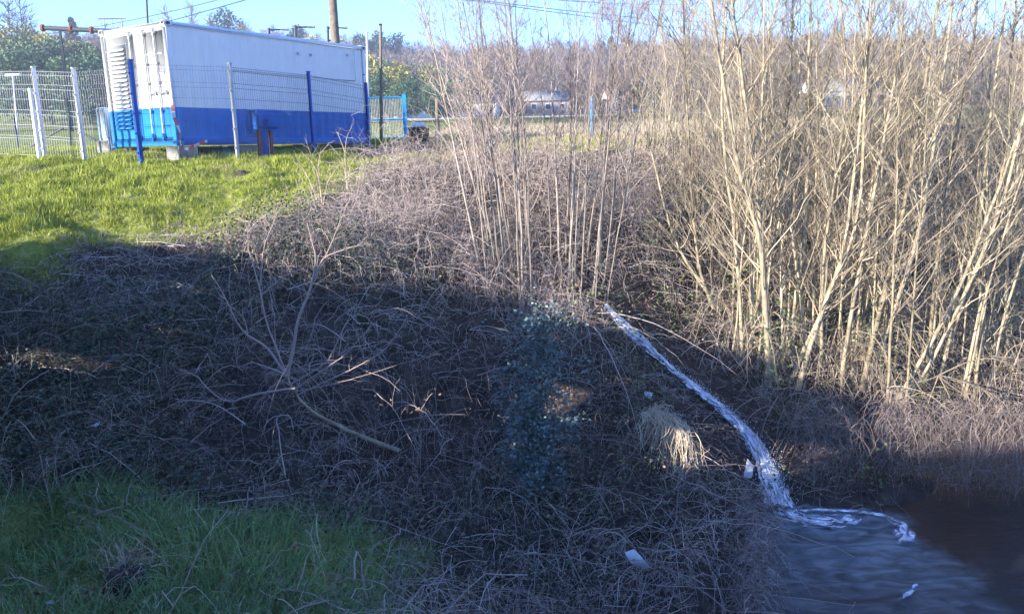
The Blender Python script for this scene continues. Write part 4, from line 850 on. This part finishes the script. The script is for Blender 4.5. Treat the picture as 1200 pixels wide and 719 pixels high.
# blue gate beyond the container
def frame_gate():
    Y_ = 27; a0 = at(433, 171, Y_); b_ = at(476, 168, Y_); za = z1(a0[0], a0[1]); base = np.array([a0[0], a0[1], za]); o = thing('blue_gate', 'bright blue framed mesh gate beyond the far end of the container', 'gate', tuple(base)); h = 1.5
    w_ = b_[0] - a0[0]; dy = b_[1] - a0[1]
    for xx, nm in ((0, 'gate_post'), (w_, 'gate_post')): mb = MB(); mb.bbox((xx, 0, h / 2), (.13 if xx else .09, .1, h), .008); mb.build(nm, M['cyan_paint'], o)
    mb = MB()
    for z_ in (.12, .7, h - .1): mb.bbox((w_ / 2, 0, z_), (w_ - .1, .05, .05), .005)
    mb.build('gate_frame', M['cyan_paint'], o)['kind'] = 'stuff'; mb = MB(); n = 22; f = np.linspace(.08, w_ - .08, n); mb.tubes(np.stack([np.stack([f, f * 0, f * 0 + z_], 1) for z_ in (.12, .8, h - .1)], 1), np.full((n, 3), .005), 3); q = mb.build('wires', M['wire'], o); q['kind'] = 'stuff'
frame_gate()
def pole(name, px, Y, r, mat, label, cat='pole', top=None, base=True):
    p0 = at(px[0][0], px[0][1], Y); z0 = z1(p0[0], p0[1]) - .1; p0 = np.array([p0[0], p0[1], z0]); P1 = at(px[1][0], px[1][1], Y); P = spline(np.array([p0, (p0 + P1) / 2, P1]), 6) - p0
    o = thing(name, label, cat, tuple(p0)); mb = MB(); mb.smooth = True; mb.tubes(P, np.linspace(r, r * .75, 6), 10, cap=True); mb.build('shaft', mat, o)
    return o, p0, P
o, p0, P = pole('dark_post', [(447, 172), (446, 30)], 24, .05, M['wood_pole'], 'tall thin dark pole standing beside the blue gate'); mb = MB(); mb.bbox(tuple(P[-1] + (0, 0, .02)), (.09, .09, .05), .01); mb.build('cap', M['steel_dark'], o)
o, p0, P = pole('timber_post', [(513, 176), (512, 115)], 21.5, .065, M['wood_pole'], 'weathered timber fence post beside the black bin'); mb = MB(); mb.bbox(tuple(P[2]), (.15, .15, .03), .005); mb.build('wire_wrap', M['galv'], o)
o, p0, P = pole('blue_post', [(694, 176), (693, 112)], 25, .06, M['cyan_paint'], 'lone bright blue post in the dry field'); mb = MB(); mb.bbox(tuple(P[-1] + (0, 0, .02)), (.13, .13, .04), .01); mb.build('cap', M['cyan_paint'], o)
# black bin and the dark sleepers by the container
p = at(492, 178, 21.6); z0 = z1(p[0], p[1]) - .02; o = thing('black_bin', 'black rubbish bin with pale bags on top beside the timber post', 'bin', (p[0], p[1], z0)); mb = MB(); mb.smooth = True
mb.tubes(np.array([[0, 0, 0], [0, 0, .03], [0, 0, .6], [0, 0, .63], [0, 0, .67]]), np.array([.22, .23, .27, .29, .29]), 14, cap=True); mb.build('bin_body', M['black'], o); mb = MB(); mb.smooth = True; mb.tubes(np.array([[-.2, 0, .67], [-.1, .02, .73], [.1, 0, .72], [.22, 0, .67]]), np.array([.02, .08, .09, .02]), 9); mb.build('bag', M['plastic'], o)
for i, (x_, l_) in enumerate(((449, 'dark timber sleeper lying beside the far corner of the container'), (478, 'dark timber sleeper lying below the black bin'))):
    p = at(x_, 184, 20.3 + .4 * i); z0 = z1(p[0], p[1]); mb = MB(); mb.bbox((0, 0, .14), (1.1, .25, .34), .02); placed(mb, 'timber_sleeper', M['bark_dark'], l_, 'sleeper', (p[0], p[1], z0 - .03), .25 * i)
# stones and litter
def rock(px, py, r, label, mat='stone', sq=.7):
    p = G(px, py); mb = MB(); mb.smooth = True; nu, nv = 14, 9; V = []
    for j in range(nv):
        th = math.pi * j / (nv - 1)
        for i in range(nu):
            ph = 2 * math.pi * i / nu; d = np.array([math.sin(th) * math.cos(ph), math.sin(th) * math.sin(ph), math.cos(th)]); V.append(d * r * (1 + .35 * (vnoise(d[0] * 2 + px, d[1] * 2 + d[2] * 3, 1, 3) - .5)) * (1, .9, sq))
    mb.add(V, [(j * nu + i, (j + 1) * nu + i, (j + 1) * nu + (i + 1) % nu, j * nu + (i + 1) % nu) for j in range(nv - 1) for i in range(nu)])
    placed(mb, 'rock', M[mat], label, 'rock', (p[0], p[1], p[2] + r * sq * .3))
rock(283, 205, .13, 'rough brown lump of earth in the grass below the meter stand', 'soil', .6); rock(150, 692, .2, 'dark earthy lump in the long shaded grass', 'soil', .9)
b = G(150, 680); Bp, wd_ = blades(np.repeat((b + np.array([0, .05, .16]))[None], 14, 0), 9, .28, 1.6, .008, 6, .1); mb = MB(); mb.ribbons(Bp - b, wd_, tones(len(Bp), .55), .3); o = mb.build('dry_tuft', M['straw'], None, tuple(b)); tag(o, 'dry grass tuft drooping over the dark earthy lump', 'grass tuft')
def litter(px, py, shape, label, dY=.25, lift=0):
    p = G(px, py); Y_ = p[1] - dY; p = at(px, py, Y_); mb = MB(); V = np.array([at(px + x_, py + y_, Y_ + rng.normal(0, .05)) for x_, y_ in shape]) - p; n = len(V); c = V.mean(0) + (0, -.05, .02); V = np.vstack([V, c]); mb.smooth = True
    mb.add(V, tris=[(i, (i + 1) % n, n) for i in range(n)]); V2 = V + np.array([0, .012, -.004]); mb.add(V2, tris=[((i + 1) % n, i, n) for i in range(n)]); placed(mb, 'plastic_bag', M['plastic'], label, 'litter', p)
litter(745, 655, [(-13, -8), (-2, -12), (6, -4), (18, 10), (6, 9), (-6, 4)], 'crumpled white plastic scrap lying in the lower bramble', .55)
litter(877, 553, [(-1, -16), (6, -8), (5, 4), (-3, 16), (-8, 15), (-5, 2)], 'white plastic rag hanging beside the discharge stream', .15)
litter(113, 497, [(-8, 2), (2, -3), (9, -2), (0, 3)], 'small white scrap on the left shaded slope'.replace('left ', ''), .2)
litter(57, 704, [(-5, 1), (4, -2), (6, 3), (-3, 4)], 'tiny white scrap in the long grass', .15)
litter(760, 462, [(-5, -4), (5, -2), (3, 5), (-4, 3)], 'pale plastic scrap above the dry sedge', .3)

# ------------------------------------------------------------------ undergrowth standing in the thicket and on the crest
def undergrowth(name, n, x0, x1, y0, y1, hr, f, mat, label, wdt=(.006, .012), side=3):
    P = ground_pts(n, x0, x1, y0, y1, f); N = len(P); h = rng.uniform(*hr, N); d = rdir(N, -.05, .05) * (h * rng.uniform(.1, .9, N))[:, None]; v = d.copy(); v[:, 2] = h * 1.25
    C = arcs(P, v, h * rng.uniform(.05, .8, N), 8, .03); mb = MB(); mb.ribbons(C, rng.uniform(*wdt, N), tones(N, .55, .25), .25)
    n2 = N * side; i = rng.integers(0, N, n2); q = C[i, rng.integers(2, 8, n2)]; dd = rdir(n2, -.4, .6) * rng.uniform(.12, .55, n2)[:, None]
    mb.ribbons(arcs(q, dd, rng.uniform(-.03, .1, n2), 4, .02), rng.uniform(.003, .006, n2), tones(n2, .55, .25), .4); return stuff(mb, name, mat, label)
nog = lambda x, y: (1 - gully(x, y)) * (zt(x, y) > .12) * sstep(.4, 1., streamd(x, y))
undergrowth('thicket_undergrowth', 4200, 3.0, 17, 11.6, 25, (.8, 3.2), lambda x, y: nog(x, y) * sstep(2.6, 4, x) * (.1 + .9 * sstep(13.0, 14.4, y)), M['twig'], 'dense bare twigs criss crossing between the thicket stems')
undergrowth('crest_stalks', 2600, -3.2, 3.2, 12.2, 17.5, (.4, 1.4), lambda x, y: nog(x, y) * bank(x, y), M['twig_pink'], 'pinkish dry stalks standing on the sunlit crest', (.005, .009))

# ------------------------------------------------------------------ background: poles, cables, pipe bridge
o, p0, P = pole('utility_pole', [(401, 168), (387, -40)], 29, .18, M['wood_pole'], 'thick leaning timber utility pole behind the container')
mb = MB(); mb.bbox(tuple(P[-1] - (0, 0, .3)), (2.2, .1, .12), .01); mb.build('crossarm', M['wood_pole'], o)
o, p0, P = pole('thin_pole', [(180, 168), (171, -15)], 34, .05, M['steel_dark'], 'thin dark steel pole rising behind the container roof'); mb = MB(); mb.bbox(tuple(P[-1]), (.3, .06, .06), .01); mb.build('bracket', M['steel_dark'], o)
for (x_, y_, lb_) in ((315, 33, 'floodlight mast behind the container roof with a lamp bent one way'), (346, 30, 'floodlight mast behind the container beside the round dark tree'), (384, 31, 'floodlight mast close beside the thick leaning utility pole')):
    o, p0, P = pole('floodlight_mast', [(x_ + 4, 166), (x_, y_)], 46, .09, M['steel_dark'], lb_, 'lamp'); t_ = P[-1]
    for dz, sx in ((-.1, .75), (-.75, .5)):
        mb = MB(); mb.bbox((t_[0] + sx / 2, t_[1], t_[2] + dz), (sx, .08, .08), .01); ar = mb.build('arm', M['steel_dark'], o); mb = MB(); mb.bbox((t_[0] + sx + .12, t_[1], t_[2] + dz), (.4, .22, .13), .02); mb.build('lamp_head', M['galv'], ar)
o, p0, P = pole('street_lamp', [(22, 168), (15, 88)], 42, .05, M['galv'], 'small pale lamp post beyond the mesh fence', 'lamp'); mb = MB(); mb.bbox(tuple(P[-1]), (.75, .2, .12), .02); mb.build('lamp_head', M['white_paint'], o)
o, p0, P = pole('lattice_mast', [(432, 150), (430, 38)], 70, .12, M['galv'], 'slim grey mast behind the far end of the container')
for k in range(2, 6): mb = MB(); mb.bbox(tuple(P[k]), (.9 - .1 * k, .08, .06), .005); mb.build('crossbar', M['galv'], o)
Yp = 62; A0 = at(50, 33, Yp); A1 = at(160, 38, Yp); c0 = at(70, 33, Yp); gz = z1(c0[0], c0[1]); o = thing('pipe_bridge', 'dark overhead pipe on steel trestles crossing before the wooded hill', 'pipe', (c0[0], c0[1], gz)); bs = np.array([c0[0], c0[1], gz])
mb = MB(); mb.smooth = True; mb.tubes(np.array([A0 - bs, (A0 + A1) / 2 - bs, A1 - bs]), np.full(3, .17), 10, cap=True); pb = mb.build('pipe', M['steel_dark'], o); mb = MB()
for f in (0, .3, .52, .8): q = A0 + (A1 - A0) * f - bs; mb.tubes(np.array([q - (.08, 0, 0), q, q + (.08, 0, 0)]), np.full(3, .27), 10, cap=True)
mb.build('flanges', M['rust'], pb)['kind'] = 'stuff'
for x_ in (70, 118): q = at(x_, 35, Yp) - bs; mb = MB(); g_ = z1(q[0] + bs[0], q[1] + bs[1]) - bs[2] - .2; mb.bbox((q[0], q[1], (q[2] + g_) / 2), (.16, .16, q[2] - g_), .02); mb.build('leg', M['steel_dark'], o)
q0 = at(118, 40, 66); gz = z1(q0[0], q0[1]); o = thing('pylon_frame', 'small rectangular steel frame above the overhead pipe', 'pylon', (q0[0], q0[1], gz)); bs = np.array([q0[0], q0[1], gz])
for x_ in (121, 131, 142):
    q = at(x_, 23, 66) - bs; g_ = z1(q[0] + bs[0], q[1] + bs[1]) - bs[2] - .2; mb = MB(); mb.bbox((q[0], q[1], (q[2] + g_) / 2), (.08, .08, q[2] - g_), .01); mb.build('leg', M['galv'], o)
q = (at(117, 22, 66) + at(145, 22, 66)) / 2 - bs; mb = MB(); mb.bbox(tuple(q), (2.2, .1, .12), .01); mb.build('crossbar', M['galv'], o)
for k, (a_, b_, Y0, Y1) in enumerate([((-80, 60), (387, -30), 90, 29), ((-80, 40), (330, -20), 90, 40), ((387, -26), (900, -8), 29, 120), ((387, -22), (930, 20), 29, 160), ((380, -24), (980, 40), 29, 200), ((500, -20), (1100, 30), 60, 200)]):
    A0, A1 = at(*a_, Y0), at(*b_, Y1); t_ = np.linspace(0, 1, 14)[:, None]; P = A0 * (1 - t_) + A1 * t_; P[:, 2] -= 1.2 * 4 * t_[:, 0] * (1 - t_[:, 0]); mb = MB(); mb.tubes(P - A0, np.full(14, .02), 4)
    placed(mb, 'power_cable', M['steel_dark'], 'thin power cable sagging across the sky', 'cable', A0, 0, 'power cables across the sky')

# ------------------------------------------------------------------ far road and houses
mb = MB(); xs_ = np.linspace(-90, 140, 60); V = []
for y_ in np.linspace(76, 84, 4): V += [(x_, y_ + .04 * x_, float(zt(x_, y_ + .04 * x_)[0]) + .25) for x_ in xs_]
mb.add(V, [(j * 60 + i, j * 60 + i + 1, (j + 1) * 60 + i + 1, (j + 1) * 60 + i) for j in range(3) for i in range(59)]); mb.build('far_road', M['gravel'])['kind'] = 'structure'
def house(px, Y, w_, d_, h, wallm, roofm, label, rz=.15, nwin=3):
    Y = Y + 26; p = at(px, 150, Y); z0 = z1(p[0], p[1]) - .2; o = thing('house', label, 'house', (p[0], p[1], z0), rz)
    mb = MB(); mb.bbox((0, 0, h / 2), (w_, d_, h), .02); mb.add([(-w_ / 2, -d_ / 2, h), (-w_ / 2, d_ / 2, h), (-w_ / 2, 0, h + d_ * .28), (w_ / 2, -d_ / 2, h), (w_ / 2, d_ / 2, h), (w_ / 2, 0, h + d_ * .28)], tris=[(0, 2, 1), (3, 4, 5)]); wl = mb.build('wall', M[wallm], o)
    e = .35; r_ = h + d_ * .28 + .06; mb = MB(); zz = h - e * .5
    for s_ in (-1, 1):
        V = np.array([(-w_ / 2 - e, s_ * (d_ / 2 + e), zz), (w_ / 2 + e, s_ * (d_ / 2 + e), zz), (w_ / 2 + e, 0, r_), (-w_ / 2 - e, 0, r_)]); mb.add(np.vstack([V, V + (0, 0, .12)]), [(0, 1, 2, 3), (4, 7, 6, 5), (0, 4, 5, 1), (1, 5, 6, 2), (3, 2, 6, 7), (0, 3, 7, 4)])
    rf = mb.build('roof', M[roofm], o); mb = MB(); mb.bbox((w_ * .25, d_ * .15, r_), (.5, .5, 1.2), .02); mb.build('chimney', M['concrete'], rf)
    for k in range(nwin):
        xx = -w_ / 2 + (k + .5) * w_ / nwin; mb = MB(); mb.bbox((xx, -d_ / 2 - .02, h * .55), (1.1, .08, 1.1), .01); wn = mb.build('window', M['white_paint'], o); mb = MB(); mb.bbox((xx, -d_ / 2 - .065, h * .55), (.9, .02, .9), .004); mb.build('pane', M['glass'], wn)
    mb = MB(); mb.bbox((w_ * .38, -d_ / 2 - .02, 1.0), (.9, .06, 2.0), .01); mb.build('door', M['wood_pole'], o)
house(15, 125, 9, 7, 2.8, 'wall_white', 'roof_red', 'white house with red roof seen through the mesh fence', .1); house(-40, 120, 8, 6, 2.8, 'wall_pink', 'roof_grey', 'pink house with grey roof beside the white red roofed house', -.1)
house(95, 130, 7, 6, 2.6, 'wall_pink', 'roof_red', 'pink house with red roof behind the white fence posts', .2, 2); house(488, 118, 7, 5, 2.5, 'wall_white', 'roof_red', 'white house with red roof behind the blue gate', .25, 2)
house(556, 125, 9, 6, 2.6, 'wall_white', 'roof_grey', 'white house with grey roof behind the whip saplings', -.1); house(640, 130, 8, 6, 2.6, 'wall_pink', 'roof_grey', 'pink house with grey roof behind the whip saplings', .1); house(985, 128, 14, 8, 3, 'wall_white', 'roof_grey', 'long white shed with grey roof behind the thicket', .05, 5); house(735, 135, 9, 6, 2.6, 'wall_white', 'roof_red', 'white house with red roof beyond the lone blue post', .15)

# ------------------------------------------------------------------ wooded hill
M['wood'] = tonemat('winter_wood', [(0, (.10, .075, .07)), (.5, (.19, .15, .135)), (1, (.29, .235, .20))], .9, .5)
def bare_tree_mb(h, nb, wd, seed_sp=.45):
    mb = MB(); tr = np.array([[[0, 0, 0], [rng.normal(0, .2), rng.normal(0, .2), h * .35], [rng.normal(0, .4), rng.normal(0, .4), h * .7], [rng.normal(0, .5), rng.normal(0, .5), h]]]); mb.ribbons(tr, wd * 4, tone=.3); mb.ribbons(tr, wd * 4, tone=.3)
    n = nb; u = rng.uniform(.2, .95, n); p0 = np.stack([np.interp(u, [0, .35, .7, 1], tr[0, :, k]) for k in range(3)], 1); v = rdir(n, .1, .9) * (h * .45 * (1.15 - u) * rng.uniform(.5, 1.2, n))[:, None]; B_ = arcs(p0, v, -.08 * h * (1 - u), 5, .1); mb.ribbons(B_, wd * 1.6, tones(n, .45), .3)
    n2 = nb * 7; i = rng.integers(0, n, n2); q = B_[i, rng.integers(1, 5, n2)]; d = unit(v[i] + rdir(n2, -.2, .8) * 1.2) * rng.uniform(.4, 1.6, n2)[:, None] * h / 9; mb.ribbons(arcs(q, d, 0, 3, .06), wd * .8, tones(n2, .6), .4); return mb
protos('woodtree', [bare_tree_mb(rng.uniform(7, 11), 34, .07) for _ in range(8)], M['wood'])
P = ground_pts(5200, -190, 230, 160, 300, lambda x, y: sstep(158, 172, y) * np.where(x < -75, .6, 1)); scatter('winter_wood', 'woodtree', P, rng.uniform(.7, 1.25, len(P)), 'leafless brown woodland covering the far hillside', .08)
def leafy(h, rx, n, L, lobes=9, conic=False):
    t = MB(); t.smooth = True; K = 6; P = np.stack([rng.normal(0, .15, K), rng.normal(0, .15, K), np.linspace(0, h * .8, K)], 1); P[0, :2] = 0; t.tubes(P, np.linspace(.24, .05, K), 7)
    mb = MB(); C0 = []
    for k in range(lobes):
        f = k / max(1, lobes - 1); z = h * (.3 + .65 * f); r = rx * ((1.05 - f) if conic else (.45 + .55 * math.sin(math.pi * (.15 + .75 * f)))); a = rng.uniform(0, 6.28); d = r * rng.uniform(.2, .65); C0.append((math.cos(a) * d, math.sin(a) * d, z, r * rng.uniform(.45, .75)))
        t.tubes(np.array([[P[3, 0], P[3, 1], z * .7], [math.cos(a) * d * .6, math.sin(a) * d * .6, z * .9], [math.cos(a) * d, math.sin(a) * d, z]]), np.array([.07, .05, .02]), 4)
    C0 = np.array(C0); i = rng.integers(0, lobes, n); dr_ = rdir(n); C = C0[i, :3] + dr_ * (C0[i, 3] * rng.uniform(.45, 1.08, n))[:, None] * (1, 1, .8); D = unit(dr_ + rdir(n) * .7); U = unit(np.cross(D, rdir(n))); l = L * rng.uniform(.5, 1.3, n)
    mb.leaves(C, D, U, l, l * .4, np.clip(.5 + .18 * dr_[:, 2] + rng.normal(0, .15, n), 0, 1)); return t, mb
M['tree_green'] = tonemat('hill_tree_green', [(0, (.025, .055, .03)), (.5, (.065, .12, .06)), (1, (.14, .21, .085))], .7, .4); M['tree_yellow'] = tonemat('wattle_bloom', [(0, (.08, .10, .03)), (.5, (.24, .225, .06)), (1, (.46, .39, .10))], .7, .4); M['tree_dark'] = tonemat('conifer_green', [(0, (.012, .028, .022)), (.5, (.028, .055, .04)), (1, (.06, .09, .055))], .7, .3)
TP = {}
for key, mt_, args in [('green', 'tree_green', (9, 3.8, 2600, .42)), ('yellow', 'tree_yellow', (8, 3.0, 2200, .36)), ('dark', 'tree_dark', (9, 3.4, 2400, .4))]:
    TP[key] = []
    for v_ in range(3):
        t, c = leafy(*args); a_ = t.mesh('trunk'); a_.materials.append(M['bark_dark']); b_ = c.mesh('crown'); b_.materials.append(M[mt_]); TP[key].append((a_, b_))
def far_tree(key, px, py_top, Y, label, group=None, sc=None):
    p = at(px, py_top, Y); z0 = z1(p[0], p[1]); hgt = {'green': 9, 'yellow': 8, 'dark': 9, 'conifer': 11}[key]; s_ = max(.5, min(2.2, (p[2] - z0) / hgt)) if sc is None else sc
    a_, b_ = TP[key][rng.integers(0, len(TP[key]))]; o = thing('hillside_tree', label, 'tree', (p[0], p[1], z0 - .2), rng.uniform(0, 6.28), group); o.scale = (s_ * (1.0 if s_ < 1.3 else .85), s_ * (1.0 if s_ < 1.3 else .85), s_)
    for nm, me in (('trunk', a_), ('crown', b_)): q = bpy.data.objects.new(nm, me); COL.objects.link(q); q.parent = o
for (x_, y_, Y_) in [(-15, 62, 118), (8, 68, 112), (30, 60, 120), (52, 66, 115), (75, 72, 112), (98, 70, 118), (118, 78, 115), (20, 50, 135), (60, 50, 138), (105, 60, 135), (-30, 48, 130), (135, 75, 120), (85, 55, 140)]:
    far_tree('green', x_, y_, Y_, 'round green tree on the slope behind the mesh fence', 'green trees behind the mesh fence')
for (x_, y_, Y_) in [(8, 36, 150), (28, 34, 152), (45, 42, 148), (68, 48, 150), (88, 52, 148), (-15, 34, 150)]: far_tree('yellow', x_, y_, Y_, 'yellow blooming tree above the green trees behind the mesh fence', 'yellow trees behind the mesh fence')
for (x_, y_, Y_) in [(430, 92, 125), (448, 88, 128), (466, 96, 122), (486, 92, 128), (505, 100, 122), (524, 98, 128), (545, 106, 124), (438, 74, 172), (456, 76, 176), (478, 78, 172), (500, 80, 176), (524, 84, 172), (550, 88, 174), (576, 92, 172), (440, 105, 112), (475, 108, 112), (505, 112, 112)]: far_tree('green', x_, y_, Y_, 'round green tree beyond the blue gate', 'green trees beyond the blue gate')
for (x_, y_, Y_) in [(432, 66, 150), (466, 76, 150), (500, 80, 150), (452, 82, 145)]: far_tree('yellow', x_, y_, Y_, 'yellow blooming tree among the green trees beyond the blue gate', 'yellow trees beyond the blue gate')
for (x_, y_, Y_, l_) in [(262, 16, 240, 'dark tree with ragged crown standing behind the container roof'), (350, 34, 250, 'round dark tree behind the floodlight masts'), (270, 38, 235, 'low dark tree at the foot of the ragged tree behind the container'), (422, 44, 250, 'dark tree on the ridge just beyond the container roof'), (445, 40, 260, 'dark ridge tree behind the thin dark pole'), (463, 42, 262, 'small dark ridge tree between the thin pole and the saplings'), (600, 55, 262, 'dark ridge tree behind the whip saplings')]: far_tree('dark', x_, y_, Y_, l_)
for (x_, y_, Y_) in [(728, 104, 140), (742, 98, 142), (756, 100, 142), (770, 106, 140)]: far_tree('dark', x_, y_, Y_, 'dark evergreen at the foot of the hill beyond the lone blue post', 'dark evergreens beyond the blue post')
far_tree('yellow', 285, 34, 235, 'yellowish tree crown showing over the container roof'); far_tree('yellow', 362, 46, 240, 'yellowish tree beside the round dark tree behind the floodlight masts')
t, c = leafy(11, 3.6, 2200, .6, 14, True); a_ = t.mesh('trunk'); a_.materials.append(M['bark_dark']); b_ = c.mesh('crown'); b_.materials.append(M['tree_dark']); TP['conifer'] = [(a_, b_)]
far_tree('conifer', 716, 42, 275, 'tall dark conifer standing alone on the ridge'); far_tree('conifer', 707, 50, 276, 'shorter dark conifer leaning on the tall ridge conifer'); far_tree('conifer', 83, 20, 230, 'small pointed conifer above the overhead pipe')
TP['bare'] = []
for v_ in range(3):
    mb = bare_tree_mb(11, 40, .09); me = mb.mesh('crown'); me.materials.append(M['bark_dark'] if v_ == 0 else M['wood']); t = MB(); t.smooth = True; t.tubes(np.array([[0, 0, 0], [.1, 0, 2], [0, .1, 4.5]]), np.array([.28, .2, .14]), 7); tm = t.mesh('trunk'); tm.materials.append(M['bark_dark']); TP['bare'].append((tm, me))
for (x_, y_, Y_, v_, l_) in [(8, -8, 170, 0, 'tall dark bare tree above the yellow trees'), (22, -4, 172, 0, 'tall dark bare tree beside another above the yellow trees'), (200, 6, 225, 1, 'pale bare tree with fine spreading crown behind the container'), (222, 4, 226, 2, 'pale bare tree nearest the ragged dark tree behind the container'), (242, 12, 228, 1, 'lower pale bare tree touching the ragged dark tree')]:
    p = at(x_, y_, Y_); z0 = z1(p[0], p[1]); s_ = max(.6, (p[2] - z0) / 11); o = thing('bare_hill_tree', l_, 'tree', (p[0], p[1], z0 - .2), rng.uniform(0, 6)); o.scale = (s_ * .8, s_ * .8, s_)
    for nm, me in zip(('trunk', 'crown'), TP['bare'][v_]): q = bpy.data.objects.new(nm, me); COL.objects.link(q); q.parent = o

# ------------------------------------------------------------------ haze in the valley air
mb = MB(); mb.box((0, 150, 30), (1400, 900, 64)); hz = mb.build('haze', M['glass']); hz['kind'] = 'stuff'; hz['label'] = 'thin bluish winter haze over the valley'
m = bpy.data.materials.new('haze_air'); m.use_nodes = True; t = m.node_tree; t.nodes.remove(t.nodes['Principled BSDF']); pv = t.nodes.new('ShaderNodeVolumePrincipled'); pv.inputs['Color'].default_value = (.86, .92, 1, 1); pv.inputs['Density'].default_value = .0008; pv.inputs['Anisotropy'].default_value = .2
t.links.new(pv.outputs[0], t.nodes['Material Output'].inputs['Volume']); hz.data.materials.clear(); hz.data.materials.append(m); scene.cycles.volume_bounces = 0; scene.cycles.volume_max_steps = 32
